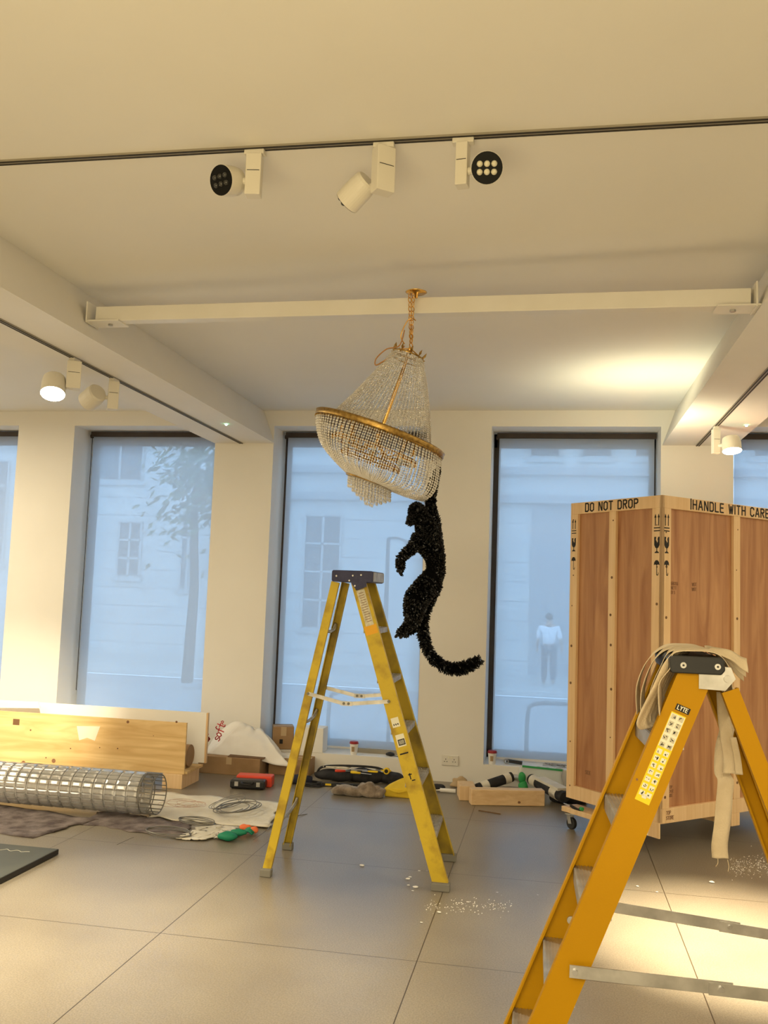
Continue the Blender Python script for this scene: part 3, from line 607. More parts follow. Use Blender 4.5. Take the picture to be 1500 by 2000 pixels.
# ================================================================== worn yellow stepladder (middle)
def channel(w_, fl, th):                  # C section: web across u, flanges along v
    return [(-w_/2, 0), (w_/2, 0), (w_/2, fl), (w_/2-th, fl), (w_/2-th, th), (-w_/2+th, th), (-w_/2+th, fl), (-w_/2, fl)]
def rail(t, name, p0, p1, w_, fl, inward, m, th=.005):
    p0, p1 = V(p0), V(p1); a = (p1-p0).normalized(); v = V(inward); v = (v-a*v.dot(a)).normalized(); u = a.cross(v)
    return MB().sweep(channel(w_, fl, th), p0, p1, u, v).build(name, m, t), a, u, v
t = thing('stepladder', (-1.07, 5.48, 0), 'worn yellow fibreglass stepladder with a dark blue cap standing under the black monkey', 'ladder')
CP = V((-1.18, 5.48, 1.70))
FN0, FN1 = V((-1.135, 5.32, 1.70)), V((-.575, 5.21, .03)); FF0, FF1 = V((-1.135, 5.645, 1.70)), V((-.60, 5.80, .03))
RN0, RN1 = V((-1.275, 5.33, 1.69)), V((-1.572, 5.17, .03)); RF0, RF1 = V((-1.275, 5.625, 1.69)), V((-1.610, 5.735, .03))
r1, a1, u1, v1 = rail(t, 'front_rail', FN0, FN1, .086, .032, (0, 1, 0), 'ladder_old')
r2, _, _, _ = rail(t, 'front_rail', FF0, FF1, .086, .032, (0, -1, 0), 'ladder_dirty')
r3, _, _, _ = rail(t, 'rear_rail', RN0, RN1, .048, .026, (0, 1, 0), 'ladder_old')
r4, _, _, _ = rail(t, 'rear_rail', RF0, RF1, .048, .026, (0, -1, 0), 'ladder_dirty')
for p, w_ in ((FN1, .105), (FF1, .105), (RN1, .065), (RF1, .065)): MB().box(p+V((0, 0, -.008)), (w_, .05, .044)).build('foot', 'rubber_grey', t, bevel=.006)
for k in range(5):
    z = .28+.286*k; s_ = (1.70-z)/1.67; A = FN0.lerp(FN1, s_); B = FF0.lerp(FF1, s_); A.y += .006; B.y -= .006
    q = MB(); q.sweep([(-.045, -.03), (-.041, -.03), (-.041, -.004), (.041, -.004), (.041, -.03), (.045, -.03), (.045, 0), (-.045, 0)], A, B, (1, 0, 0), (0, 0, 1))
    for j in range(6): x = -.038+j*.015; q.sweep([(x, 0), (x+.004, 0), (x+.004, .002), (x, .002)], A, B, (1, 0, 0), (0, 0, 1))
    sp_ = q.build('step', 'alu_worn', t)
    for P0, s2 in ((A, 1), (B, -1)): MB().bar(P0+V((.03, s2*.006, -.03)), P0+V((.0, s2*.06, -.004)), .02, .003, up=(0, 1, 0)).build('step_brace', 'alu', sp_)
for z in (.30, .86, 1.40):
    s_ = (1.69-z)/1.66; A = RN0.lerp(RN1, s_); B = RF0.lerp(RF1, s_); MB().tube(curve([A+V((0, .01, .03)), A+V((.0, .05, .0)), (A+B)/2+V((0, 0, -.012)), B+V((.0, -.05, .0)), B+V((0, -.01, .03))], 5), .010, 8).build('rear_brace', 'alu_worn', t, smooth=True)
cap = MB().poly([(-.15, 0), (.085, 0), (.095, .01), (.095, .06), (.088, .068), (-.148, .068), (-.155, .06), (-.155, .008)], CP+V((.045, -.185, -.008)), (1, 0, 0), (0, 0, 1), -.370).build('top_cap', 'cap_blue', t, bevel=.004)
MB().box(CP+V((.1415, 0, .026)), (.003, .33, .055)).build('cap_end_plate', 'alu_worn', t)
MB().poly([(0, 0), (.10, 0), (.10, -.03), (.045, -.055), (.02, -.03)], CP+V((.005, -.186, -.002)), (1, 0, 0), (0, 0, 1), .003).build('hinge_plate', 'cap_blue', t)
for dx, dz in ((-.08, .025), (.02, .03), (.07, .035), (.035, -.03), (.0, .0)): MB().cyl(CP+V((dx, -.186, dz)), CP+V((dx, -.192, dz)), .006, .005, 10).build('rivet', 'alu', t)
def spreader(y, P0, P1, mid, m='alu'):
    q = MB().bar(P0, mid+V((-.02, 0, 0)), .004, .022, up=(0, 0, 1)); q.bar(mid+V((.02, 0, 0)), P1, .004, .022); q.box(mid, (.07, .008, .026)); o = q.build('spreader_bar', m, t)
    for p in (P0, P1, mid+V((-.014, 0, 0)), mid+V((.014, 0, 0))): MB().cyl(p+V((0, -.008, 0)), p+V((0, .006, 0)), .008, None, 10).build('rivet', 'rubber_grey', o)
def onrail(P0, P1, z): s_ = (P0.z-z)/(P0.z-P1.z); return P0.lerp(P1, s_)
a_ = onrail(RN0, RN1, 1.03)+V((0, -.006, 0)); b_ = onrail(FN0, FN1, 1.01)+V((-.01, -.006, 0)); spreader(0, a_, b_, (a_+b_)/2+V((-.01, 0, -.035)))
a_ = onrail(RF0, RF1, 1.03)+V((0, .006, 0)); b_ = onrail(FF0, FF1, 1.01)+V((-.01, .006, 0)); spreader(0, a_, b_, (a_+b_)/2+V((-.01, 0, -.035)))
def onface(P0, P1, along, across, u, off): a = (P1-P0).normalized(); return P0+a*along+u*across+V((0, off, 0))
def decal(P0, P1, u, al, ac, L_, W_, m, name, par, off=-.001, th=.0008):
    a = (P1-P0).normalized(); c = P0+a*al+u*ac+V((0, off, 0)); return MB().sweep([(-W_/2, -th/2), (W_/2, -th/2), (W_/2, th/2), (-W_/2, th/2)], c-a*L_/2, c+a*L_/2, u, a.cross(u).normalized()).build(name, m, par)
ux = u1 if u1.x > 0 else -u1
lb = decal(FN0, FN1, ux, .165, 0, .22, .05, 'sticker', 'warning_label', r1); decal(FN0, FN1, ux, .045, 0, .012, .052, 'stencil_black', 'label_heading', lb, -.0018)
for k in range(13): decal(FN0, FN1, ux, .075+k*.0145, random.uniform(-.004, .004), .003, random.uniform(.028, .040), 'stamp_brown', 'label_line', lb, -.0018)
decal(FN0, FN1, ux, .30, 0, .055, .075, 'sticker_orange', 'colour_patch', r1)
l2 = decal(FN0, FN1, ux, .85, -.005, .055, .045, 'sticker_white', 'round_sticker', r1); l3 = decal(FN0, FN1, ux, .955, -.002, .07, .05, 'sticker_white', 'barcode_label', r1); decal(FN0, FN1, ux, .965, 0, .034, .040, 'stencil_black', 'barcode_frame', l3, -.0018)
for k in range(8): decal(FN0, FN1, ux, .965, -.014+k*.004, .024, .0016, 'sticker_white', 'barcode_gap', l3, -.0024)
for dx in (-.012, .0, .012): decal(FN0, FN1, ux, .862, dx-.005, .010, .006, 'stencil_black', 'sticker_mark', l2, -.0018)
for al, L_, W_ in ((1.03, .008, .05), (1.16, .035, .006), (1.185, .006, .02), (1.15, .006, .022)): decal(FN0, FN1, ux, al, random.uniform(-.01, .01), L_, W_, 'stencil_black', 'scuff_mark', r1)

# ================================================================== foreground yellow stepladder with a canvas strap
t = thing('stepladder', (.30, 2.8, 0), 'bright yellow stepladder in the foreground with a black cap and canvas strap over it', 'ladder')
YN, YFR = 2.60, 2.98
N0, N1 = V((.393, 2.60, 1.455)), V((-.178, 2.56, .03)); G0, G1 = V((.372, 2.93, 1.455)), V((-.178, 3.05, .03))
r1, a1, u1, v1 = rail(t, 'front_rail', N0, N1, .088, .034, (0, 1, 0), 'ladder_new', .006)
rail(t, 'front_rail', G0, G1, .088, .034, (0, -1, 0), 'ladder_new', .006)
S0, S1 = V((.475, 2.60, 1.40)), V((.99, 2.56, .03)); Q0, Q1 = V((.475, 2.93, 1.40)), V((.985, 3.05, .03))
r3 = rail(t, 'rear_rail', S0, S1, .045, .030, (0, 1, 0), 'ladder_new', .005)[0]
rail(t, 'rear_rail', Q0, Q1, .045, .030, (0, -1, 0), 'ladder_new', .005)
for p, w_ in ((N1, .11), (G1, .11), (S1, .065), (Q1, .065)): MB().box(p+V((0, 0, -.008)), (w_, .05, .044)).build('foot', 'rubber', t, bevel=.006)
for k in range(6):
    z = .121+.229*k
    if z > 1.30: break
    A = onrail(N0, N1, z)+V((0, .008, 0)); B = onrail(G0, G1, z)+V((0, -.008, 0)); q = MB()
    q.sweep([(-.04, -.045), (-.036, -.045), (-.036, -.004), (.036, -.004), (.036, -.03), (.04, -.03), (.04, 0), (-.04, 0)], A, B, (1, 0, 0), (0, 0, 1))
    for j in range(8): x = -.037+j*.0098; q.sweep([(x, 0), (x+.004, 0), (x+.004, .002), (x, .002)], A, B, (1, 0, 0), (0, 0, 1))
    q.build('step', 'alu', t)
MB().poly([(-.065, 0), (.062, 0), (.072, .012), (.070, .040), (.060, .047), (-.062, .047), (-.072, .038), (-.070, .008)], (.388, 2.585, 1.440), (1, 0, 0), (0, 0, 1), -.36).build('top_cap', 'cap_black', t, bevel=.003)
for dx in (-.040, .048): 
    cpn = V((.392+dx, 2.585, 1.462)); b_ = MB().cyl(cpn, cpn+V((0, -.004, 0)), .0085, .008, 16).build('cap_rivet', 'alu', t); MB().cyl(cpn+V((0, -.004, 0)), cpn+V((0, -.006, 0)), .003, None, 8).build('rivet_core', 'rubber', b_)
hp = at(1410, 1325, 2.6)
for y_ in (2.596, 2.94): MB().poly([(-.06, .035), (.022, .030), (.034, .0), (.008, -.032), (-.06, -.030)], (hp.x, y_, hp.z), (1, 0, 0), (0, 0, 1), .003 if y_ < 2.7 else -.003).build('hinge_plate', 'alu', t)
hb = at(1412, 1343, 2.6)
MB().cyl((hp.x+.012, 2.594, hp.z), (hp.x+.012, 2.584, hp.z), .010, .009, 16).build('hinge_bolt', 'alu', t)
def strut(P0, P1, split, y, nm='spreader_bar'):
    m_ = P0.lerp(P1, split); q = MB().bar(P0, m_+(P1-P0).normalized()*.03, .004, .032); q.bar(m_-(P1-P0).normalized()*.03+V((0, -.004, -.003)), P1+V((0, -.004, -.003)), .004, .030); o = q.build(nm, 'alu', t)
    for p in (P0+(P1-P0).normalized()*.014, m_+V((0, -.004, 0)), P1): MB().cyl(p+V((0, .006, 0)), p+V((0, -.008, 0)), .0075, .007, 14).build('rivet', 'steel', o)
strut(V((.065, 2.548, .655)), onrail(S0, S1, .645)+V((.01, -.012, 0)), .54, 0)
strut(V((.045, 3.035, .688)), onrail(Q0, Q1, .645)+V((.01, .012, 0)), .70, 0)
MB().cyl((.078, 3.005, .64), (.078, 2.985, .64), .013, .012, 14).build('spreader_boss', 'alu', t)
ux = u1 if u1.x > 0 else -u1
lg = decal(N0, N1, ux, .118, .004, .017, .038, 'stencil_black', 'logo_label', r1)
aD = (N1-N0).normalized(); q = MB(); c = N0+aD*.118+ux*-.010+V((0, -.0018, 0)); letters(q, 'LYTE', c-aD*-.0050, ux, -aD, .0105, .2, .22, .0006); q.build('logo_lettering', 'sticker_white', lg)
s_ = decal(N0, N1, ux, .262, .0, .255, .040, 'sticker_yellow', 'safety_label', r1)
s2 = decal(N0, N1, ux, .185, .0, .095, .037, 'sticker_white', 'label_panel', s_, -.0016)
for k in range(12):
    for sd in (-1, 1):
        al = .146+k*.0200; tri = decal(N0, N1, ux, al, sd*.0095, .0135, .0135, 'sticker_white' if k > 4 else 'sticker', 'pictogram_panel', s_, -.0022)
        q = MB(); c = N0+aD*al+ux*sd*.0095+V((0, -.0030, 0))
        for j in range(3): d_ = V((random.uniform(-.004, .004), 0, random.uniform(-.005, .005))); e_ = V((random.uniform(-.005, .005), 0, random.uniform(-.005, .005))); q.bar(c+d_, c+e_, .0018, .0005, up=(0, 1, 0))
        q.build('pictogram', 'stencil_black', tri)
decal(N0, N1, ux, .372, 0, .012, .012, 'sticker_white', 'label_diamond', s_, -.0022)
MB().cyl(N0+aD*.34+ux*-.034+V((0, -.001, 0)), N0+aD*.34+ux*-.034+V((0, -.003, 0)), .003).build('bolt_hole', 'stamp_brown', r1)
# strap
def ribbon(q, pts, wdir, w_, n=6, th=.0018, wob=.0):
    P_ = curve(pts, n); k = len(P_)-1
    def fn(u, v):
        i = min(int(round(u*k)), k); wd = V(wdir[0]).lerp(V(wdir[-1]), u) if isinstance(wdir, list) else V(wdir)
        return P_[i]+wd.normalized()*w_*(v-.5)+V((0, wob*math.sin(v*PI*2+u*9), wob*.5*math.sin(u*14)))
    q.sheet(fn, k, 4, th)
q = MB()
for yy, lx_, lz_, rx_, rz_ in ((2.64, .300, 1.33, .475, 1.40), (2.72, .285, 1.30, .490, 1.38), (2.81, .270, 1.29, .500, 1.36), (2.90, .265, 1.30, .490, 1.40)):
    ribbon(q, [(lx_, yy-.02, lz_), (lx_-.004, yy-.03, lz_+.08), (lx_+.025, yy-.01, 1.455), (.335, yy, 1.497), (.39, yy, 1.503), (.445, yy, 1.497), (.475, yy+.005, 1.465), (rx_+.01, yy+.01, rz_+.01), (rx_+.02, yy+.01, rz_-.05)], [(.25, 1, .1), (0, 1, 0)], .092, wob=.003)
for k_2, (ox, oz) in enumerate(((0, 0), (.022, .006), (.045, .0), (.062, .014))):
    ribbon(q, [(.345+ox*.5, 2.62+ox, 1.497), (.318+ox*.5, 2.62+ox, 1.46), (.290+ox*.4, 2.62+ox, 1.40), (.262+ox*.5, 2.63+ox, 1.335), (.252+ox*.6, 2.64+ox, 1.295+oz), (.268+ox*.7, 2.66+ox, 1.280+oz), (.285+ox*.8, 2.69+ox, 1.30+oz), (.295+ox, 2.71+ox, 1.36)], [(.8, .5, .25), (.7, .7, .1)], .040, wob=.003)
for k_2, dz in enumerate((0, .010, .020)):
    ribbon(q, [(.43, 2.66+k_2*.03, 1.500+dz*.2), (.47, 2.66+k_2*.03, 1.498-dz*.3), (.505, 2.67+k_2*.03, 1.480-dz), (.535, 2.68+k_2*.03, 1.462-dz*1.4)], [(0, 1, .3), (0, .5, .8)], .045, wob=.003)
q.bm.verts.ensure_lookup_table(); sb = q.build('canvas_strap', 'canvas', smooth=True); tag(sb, 'cream canvas strap looped over the black cap of the foreground ladder', 'strap')
q = MB()
ribbon(q, [at(1412, 1352, 2.80), at(1414, 1400, 2.82), at(1420, 1445, 2.82), at(1426, 1480, 2.81), at(1424, 1512, 2.80)], [(1, .25, 0), (1, -.1, 0)], .036, wob=.004)
ribbon(q, [at(1418, 1370, 2.84), at(1421, 1420, 2.85), at(1412, 1460, 2.85), at(1410, 1505, 2.84), at(1417, 1525, 2.83), at(1415, 1560, 2.83), at(1411, 1610, 2.83), at(1406, 1650, 2.83), at(1407, 1678, 2.83)], [(1, .3, 0), (1, .05, 0)], .046, wob=.004)
ribbon(q, [at(1432, 1440, 2.80), at(1440, 1480, 2.80), at(1444, 1513, 2.80)], [(1, .4, 0), (1, .0, 0)], .02)
q.build('strap_tail', 'canvas', sb, smooth=True)
for a_, b_ in (((1402, 1680), (1398, 1692)), ((1421, 1683), (1422, 1702)), ((1412, 1512), (1405, 1522))): rope('loose_thread', [at(a_[0], a_[1]-4, 2.83), at((a_[0]+b_[0])/2+2, (a_[1]+b_[1])/2, 2.83), at(b_[0], b_[1], 2.83)], .0012, 'canvas', parent=sb, n=4)

# ================================================================== tall plywood crate
NC = V((.718, 6.30, 0)); th = rad(47.4); eL = V((-math.cos(th), math.sin(th), 0)); eR = V((math.sin(th), math.cos(th), 0)); WL, WR = .867, 1.56; Z0, Z1 = .206, 2.357
t = thing('shipping_crate', NC+(eL*WL+eR*WR)/2+V((0, 0, .12)), 'tall reddish plywood shipping crate with pine battens and black stencilled lettering', 'crate')
def face(e, W_, nrm, studs, flip, txt, tx, nar, gp, hs):
    O = NC+nrm*0
    p = MB(); c = O+e*W_/2-nrm*.012; p.bar(O+e*.01-nrm*.03+V((0, 0, (Z0+Z1)/2)), O+e*(W_-.01)-nrm*.03+V((0, 0, (Z0+Z1)/2)), .012, Z1-Z0-.02); p.build('plywood_panel', 'ply_red', t)
    bd = {}
    def batten(name, s0, s1, z0, z1, m='pine', d=.026):
        A = O+e*s0; B = O+e*s1; mid = V((0, 0, (z0+z1)/2)); o = MB().bar(A-nrm*d/2+mid, B-nrm*d/2+mid, d, z1-z0).build(name, m, t, bevel=.002); return o
    top = batten('top_batten', 0, W_, Z1-.085, Z1); bot = batten('bottom_batten', 0, W_, Z0, Z0+.095)
    posts = []
    for s_c in studs: posts.append(batten('upright_batten', s_c[0], s_c[1], Z0+.095, Z1-.085, 'pine', .024))
    u = -e if flip else e                  # reading direction
    xo = 0
    for word in txt.split(' '):
        q = MB(); dx_ = letters(q, word, O+e*tx+u*xo+V((0, 0, Z1-.070))+nrm*.0005, u, (0, 0, 1), hs, .17, gp, .0012, nar); xo += dx_+hs*(.25*nar+gp); q.build('stencil_word', 'stencil_black', top)
    for po, s_c in zip(posts, studs):
        for k in range(7): z = Z0+.15+k*.3+random.uniform(-.08, .08); pc = O+e*((s_c[0]+s_c[1])/2+random.uniform(-.01, .01))+V((0, 0, z)); MB().cyl(pc, pc+nrm*.0010, random.choice((.005, .006, .010)), None, 8).build('nail_head', 'knot', po)
    return posts, top, bot
nL = V((-math.sin(th), -math.cos(th), 0)); nR = V((math.cos(th), -math.sin(th), 0))
pl, _, botL = face(eL, WL, nL, [(0, .088), (.415, .480), (WL-.075, WL)], True, 'DO NOT DROP', .715, 1.05, .33, .058)
pr, topR, botR = face(eR, WR, nR, [(0, .088), (.745, .815), (WR-.08, WR)], False, '|HANDLE WITH CARE', .285, 1.2, .36, .060)
MB().bar(NC+eL*.02+eR*(WR)/2+V((0, 0, Z1-.01)), NC+eL*(WL-.02)+eR*WR/2+V((0, 0, Z1-.01)), WR-.04, .014).build('lid', 'ply_red', t)
back = MB(); back.bar(NC+eL*WL+eR*.02+nL*0+V((0, 0, (Z0+Z1)/2)), NC+eL*WL+eR*WR+V((0, 0, (Z0+Z1)/2)), .02, Z1-Z0-.02); back.bar(NC+eR*WR+eL*.02+V((0, 0, (Z0+Z1)/2)), NC+eR*WR+eL*WL+V((0, 0, (Z0+Z1)/2)), .02, Z1-Z0-.02); back.build('plywood_panel', 'ply_red', t)
MB().bar(NC+eL*.03+eR*WR/2+V((0, 0, Z0+.02)), NC+eL*(WL-.03)+eR*WR/2+V((0, 0, Z0+.02)), WR-.06, .02).build('crate_floor', 'pine', t)
for s_ in (.72, WR-.09): MB().bar(NC+eR*(s_+.045)+nL*-.002+V((0, 0, .163)), NC+eR*(s_+.045)+eL*WL+V((0, 0, .163)), .09, .086).build('skid', 'pine', t, bevel=.003)
MB().bar(NC+nL*.002+V((0, 0, .165)), NC+eL*.10+nL*.002+V((0, 0, .165)), .012, .10).build('foot_block', 'pine', t)
def icons(post, s0, e, nrm, flip, zt, sc=1.0):
    u = -e if flip else e; O = NC+e*s0+V((0, 0, zt))+nrm*.0006; v = V((0, 0, 1)); q = MB(); T_ = -.0012 if u.cross(v).dot(nrm) < 0 else .0012; S = sc
    def pg(pts): q.poly([(a*S, b*S) for a, b in pts], O, u, v, T_)
    for dx in (-.014, .014): pg([(dx-.003, -.10), (dx+.003, -.10), (dx+.003, -.045), (dx+.009, -.045), (dx, -.02), (dx-.009, -.045), (dx-.003, -.045)])
    for z in (-.118, -.138): pg([(-.026, z), (.026, z), (.026, z+.007), (-.026, z+.007)])
    pg([(-.022, -.175), (-.006, -.175), (-.010, -.195), (.002, -.212), (-.003, -.225), (.010, -.205), (.006, -.190), (.012, -.175), (.022, -.175), (.022, -.23), (.012, -.248), (.003, -.252), (.003, -.27), (.018, -.280), (.018, -.284), (-.018, -.284), (-.018, -.280), (-.003, -.27), (-.003, -.252), (-.012, -.248), (-.022, -.23)])
    pg([(-.024, -.365), (-.02, -.345), (-.008, -.332), (.008, -.332), (.02, -.345), (.024, -.365), (.012, -.36), (0, -.366), (-.012, -.36)])
    pg([(-.002, -.366), (.002, -.366), (.002, -.425), (.008, -.430), (.012, -.424), (.012, -.415), (.015, -.415), (.015, -.427), (.008, -.435), (.0, -.433), (-.002, -.427)])
    q.build('handling_symbols', 'stencil_black', post)
icons(pl[0], .044, eL, nL, True, Z1-.105); icons(pl[2], WL-.037, eL, nL, True, Z1-.105, .9); icons(pr[0], .044, eR, nR, False, Z1-.105)
def stamp(post, O, u, nrm, rows, size):
    q = MB()
    for k, tx in enumerate(rows): letters(q, tx, O-V((0, 0, k*size*1.5)), u, (0, 0, 1), size, .16, .2, .0008)
    q.build('faint_stamp', 'stamp_brown', post)
ppR = bpy.data.objects['plywood_panel.001']
stamp(ppR, NC+eR*.12+V((0, 0, 1.76))-nR*.0235, eR, nR, ['GROSS', 'NETT', 'DIMS'], .020); stamp(ppR, NC+eR*.33+V((0, 0, 1.76))-nR*.0235, eR, nR, ['WGT', 'WGT'], .022)
stamp(ppR, NC+eR*.11+V((0, 0, .42))-nR*.0235, eR, nR, ['TOP', 'CASE', 'SIDE'], .018); stamp(botR, NC+eR*.06+V((0, 0, .262))+nR*.0006, eR, nR, ['TOP', 'STORE'], .022)
stamp(bpy.data.objects['plywood_panel'], NC+eL*.70+V((0, 0, .40))-nL*.0235, -eL, nL, ['SIDE'], .025)
# dolly under the crate
t = thing('dolly', NC+eL*.55+eR*.2, 'pine dolly on black casters under the left side of the plywood crate', 'dolly')
dA = NC+eL*.20+nL*.035; dB = NC+eL*.84+nL*.035
MB().bar(dA+V((0, 0, .138))-nL*.04, dB+V((0, 0, .138))-nL*.04, .15, .036).build('deck_board', 'pine', t, bevel=.004)
for p in (dA+eL*.02, dB-eL*.05):
    p = V((p.x, p.y, 0)); cs = MB().box(p+V((0, 0, .112)), (.07, .07, .006)); cs.bar(p+eR*.018+V((0, 0, .11)), p+eR*.018+V((.015, 0, .04)), .032, .003, up=eR); cs.bar(p-eR*.018+V((0, 0, .11)), p-eR*.018+V((.015, 0, .04)), .032, .003, up=eR); c_ = cs.build('caster', 'alu', t)
    MB().cyl(p+V((.015, 0, .042))-eR*.014, p+V((.015, 0, .042))+eR*.014, .041, None, 24).build('wheel', 'caster_black', c_, bevel=.004)
sd = thing('screwdriver', dB+V((0, 0, .166)), 'black and green screwdriver lying on the end of the dolly', 'screwdriver')
s0 = dB-eL*.18+V((0, 0, .172))+nL*.02; MB().tube([s0, s0+(dB-s0).normalized()*.03, s0+eL*.10], [.012, .014, .010], 10).build('handle', 'black_plastic', sd, smooth=True); MB().cyl(s0-eL*.02, s0, .013, .013, 12).build('handle_collar', 'green_plastic', sd); MB().cyl(s0+eL*.10, s0+eL*.17, .003).build('shaft', 'steel', sd)

# ================================================================== long open plywood box at the left
t = thing('open_plywood_box', (-4.1, 7.35, 0), 'long open plywood box with a white lined back standing on wooden feet', 'box')
XL, XR, YA, YZ = -5.6, -2.90, 7.14, 7.50
fp = MB().b2((XL, YA, .118), (XR, YA+.018, .528)).build('front_panel', 'ply_pale', t)
MB().b2((XL, YZ, .15), (XR+.03, YZ+.018, .568)).build('back_panel', 'white_foam', t); MB().b2((XR+.03, YZ-.006, .15), (XR+.045, YZ+.024, .568)).build('end_cleat', 'pine', t)
MB().b2((XL, YA+.018, .118), (XR+.02, YZ, .138)).build('bottom_panel', 'ply_pale', t)
MB().b2((XL, YA+.018, .138), (XL+.018, YZ, .52)).build('end_panel', 'ply_pale', t)
for x in (-4.52, -3.08): MB().b2((x, YA-.01, 0), (x+.17, YZ, .116)).build('foot_block', 'pine', t, bevel=.003)
tag(MB().b2((-4.45, YA-.0008, .42), (-4.39, YA, .47)).build('dark_patch', 'knot', fp), None)
for px, py, r_ in ((60, 1426, .012), (138, 1462, .009), (230, 1462, .010), (300, 1437, .006), (195, 1460, .008), (90, 1480, .01), (250, 1410, .02), (345, 1410, .016), (46, 1490, .03), (105, 1486, .03)):
    p = at(px, py, YA); MB().tube([p+V((-.001, 0, 0)), p+V((-.001, -.0008, 0))], r_*.6, 12).build('wood_knot', 'knot' if r_ < .013 else 'stamp_brown', fp)
p0 = at(150, 1418, YA); MB().poly([(0, 0), (.21, .01), (.19, -.05), (.17, -.11), (.10, -.09), (.03, -.115)], p0, (1, 0, 0), (0, 0, 1), .0008).build('paper_remnant', 'sticker_white', fp)
tag(MB().cyl((-3.4, 7.33, .235), (-2.93, 7.33, .235), .09, None, 24).build('cardboard_tube', 'cardboard', bevel=.002), 'brown cardboard tube inside the right end of the open plywood box', 'tube')
tag(MB().poly([(0, 0), (.62, .03), (.60, .085), (.30, .065), (0, .03)], (-5.0, 7.44, .50), (1, 0, 0), (0, 0, 1), .02).build('foam_offcut', 'white_foam'), 'white foam offcut sticking up behind the plywood box front', 'foam')

# crystal tube on the floor
t = thing('crystal_tube', (-3.4, 6.18, .02), 'long clear crystal tube lying on its side on grey blankets', 'crystal tube')
TA, TB, TR = V((-4.9, 6.20, .166)), V((-2.70, 6.20, .166)), .136
for i in range(27):
    x = TA.x+(TB.x-TA.x)*i/26.0
    if x > TB.x-.10 and x < TB.x-.01: continue
    MB().tube([(x, TA.y+TR*math.cos(a), TA.z+TR*math.sin(a)) for a in [2*PI*j/40 for j in range(40)]], .0022, 5, closed=True).build('hoop', 'wire', t)
q = MB(); n_ = 24; dx = (TB.x-.10-TA.x)/25
for i in range(25):
    for j in range(n_):
        a = 2*PI*(j+.5)/n_; c = V((TA.x+dx*(i+.5), TA.y+TR*math.cos(a), TA.z+TR*math.sin(a))); R3 = Matrix.Rotation(a, 3, 'X'); w_ = 2*PI*TR/n_
        h = V((dx*.46, .006, w_*.46)); pts = []
        for sy_, k2 in ((-.5, 1), (.5, 1), (1.3, .6)):
            for sx, sz in ((-1, -1), (1, -1), (1, 1), (-1, 1)): pts.append(c+R3 @ V((sx*h.x*k2, sy_*h.y, sz*h.z*k2)))
        q.raw(pts, [(0, 1, 2, 3), (0, 1, 5, 4), (1, 2, 6, 5), (2, 3, 7, 6), (3, 0, 4, 7), (4, 5, 9, 8), (5, 6, 10, 9), (6, 7, 11, 10), (7, 4, 8, 11), (8, 9, 10, 11)])
q.build('crystal_blocks', 'tube_glass', t)['kind'] = 'stuff'
q = MB()
for j in range(n_): a = 2*PI*j/n_; q.bar((TB.x-.12, TA.y+TR*math.cos(a), TA.z+TR*math.sin(a)), (TB.x, TA.y+TR*math.cos(a), TA.z+TR*math.sin(a)), .003, .006)
q.build('end_rods', 'wire', t)
for x in (TB.x, TB.x-.09): MB().tube([(x, TA.y+TR*math.cos(a), TA.z+TR*math.sin(a)) for a in [2*PI*j/40 for j in range(40)]], .004, 6, closed=True).build('end_hoop', 'wire', t)

# blankets, dust sheets
def sheet(name, c4, m, label, cat, amp=.012, rag=.03, nu=40, nv=24, th=.006, z=.008, seed=0):
    c4 = [V(p) for p in c4]
    def fn(u, v):
        p = c4[0].lerp(c4[1], u).lerp(c4[3].lerp(c4[2], u), v); e = noise.noise(V((u*6+seed, v*6, seed)))*rag; e2 = noise.noise(V((u*7, v*7+seed, 3+seed)))*rag
        h = abs(noise.noise(V((p.x*4+seed, p.y*4, 0))))*amp*2+abs(noise.noise(V((p.x*13, p.y*13+seed, 5))))*amp*.6
        return V((p.x+e, p.y+e2, z+h))
    o = MB().sheet(fn, nu, nv, th).build(name, m, smooth=True); return tag(o, label, cat)
sheet('moving_blanket', [(-5.2, 5.75, 0), (-3.22, 5.48, 0), (-3.05, 6.02, 0), (-5.0, 6.42, 0)], 'blanket', 'grey moving blanket spread beneath the left end of the crystal tube', 'blanket', .006, .06, seed=2, z=.004)
sheet('moving_blanket', [(-3.12, 5.90, 0), (-2.32, 5.74, 0), (-2.40, 6.10, 0), (-3.15, 6.30, 0)], 'blanket', 'narrow strip of grey blanket beneath the open end of the crystal tube', 'blanket', .005, .04, seed=5, z=.004)
sheet('dust_sheet', [(-2.75, 6.18, 0), (-1.87, 6.16, 0), (-2.0, 6.92, 0), (-3.15, 6.95, 0)], 'dustsheet', 'large white dust sheet beside the open end of the crystal tube', 'cloth', .008, .06, seed=8, z=.008)
sheet('dust_sheet', [(-2.36, 5.72, 0), (-2.16, 5.74, 0), (-2.05, 6.12, 0), (-2.30, 6.12, 0)], 'dustsheet', 'small white cloth scrap beneath the wire hoops', 'cloth', .006, .05, 20, 20, .004, .010, seed=11)
sheet('dust_sheet', [(-2.14, 5.80, 0), (-2.02, 5.82, 0), (-2.03, 5.98, 0), (-2.14, 6.0, 0)], 'dustsheet', 'crumpled white rag beside the green glove', 'cloth', .012, .07, 20, 20, .004, .010, seed=14)
def coil(name, c, rx, ry, n, r, m, label, cat, wob=.3, tilt=0, z=.02):
    pts = []
    for i in range(n*14):
        a = 2*PI*i/14; k2 = 1+wob*noise.noise(V((i*.11, c[0], c[1]))); pts.append(V((c[0]+rx*k2*math.cos(a)+tilt*math.sin(a)*.3, c[1]+ry*k2*math.sin(a), z+.012*(1+math.sin(i*.37)))))
    o = MB().tube(curve(pts, 2), r, 5).build(name, m, smooth=True); return tag(o, label, cat)
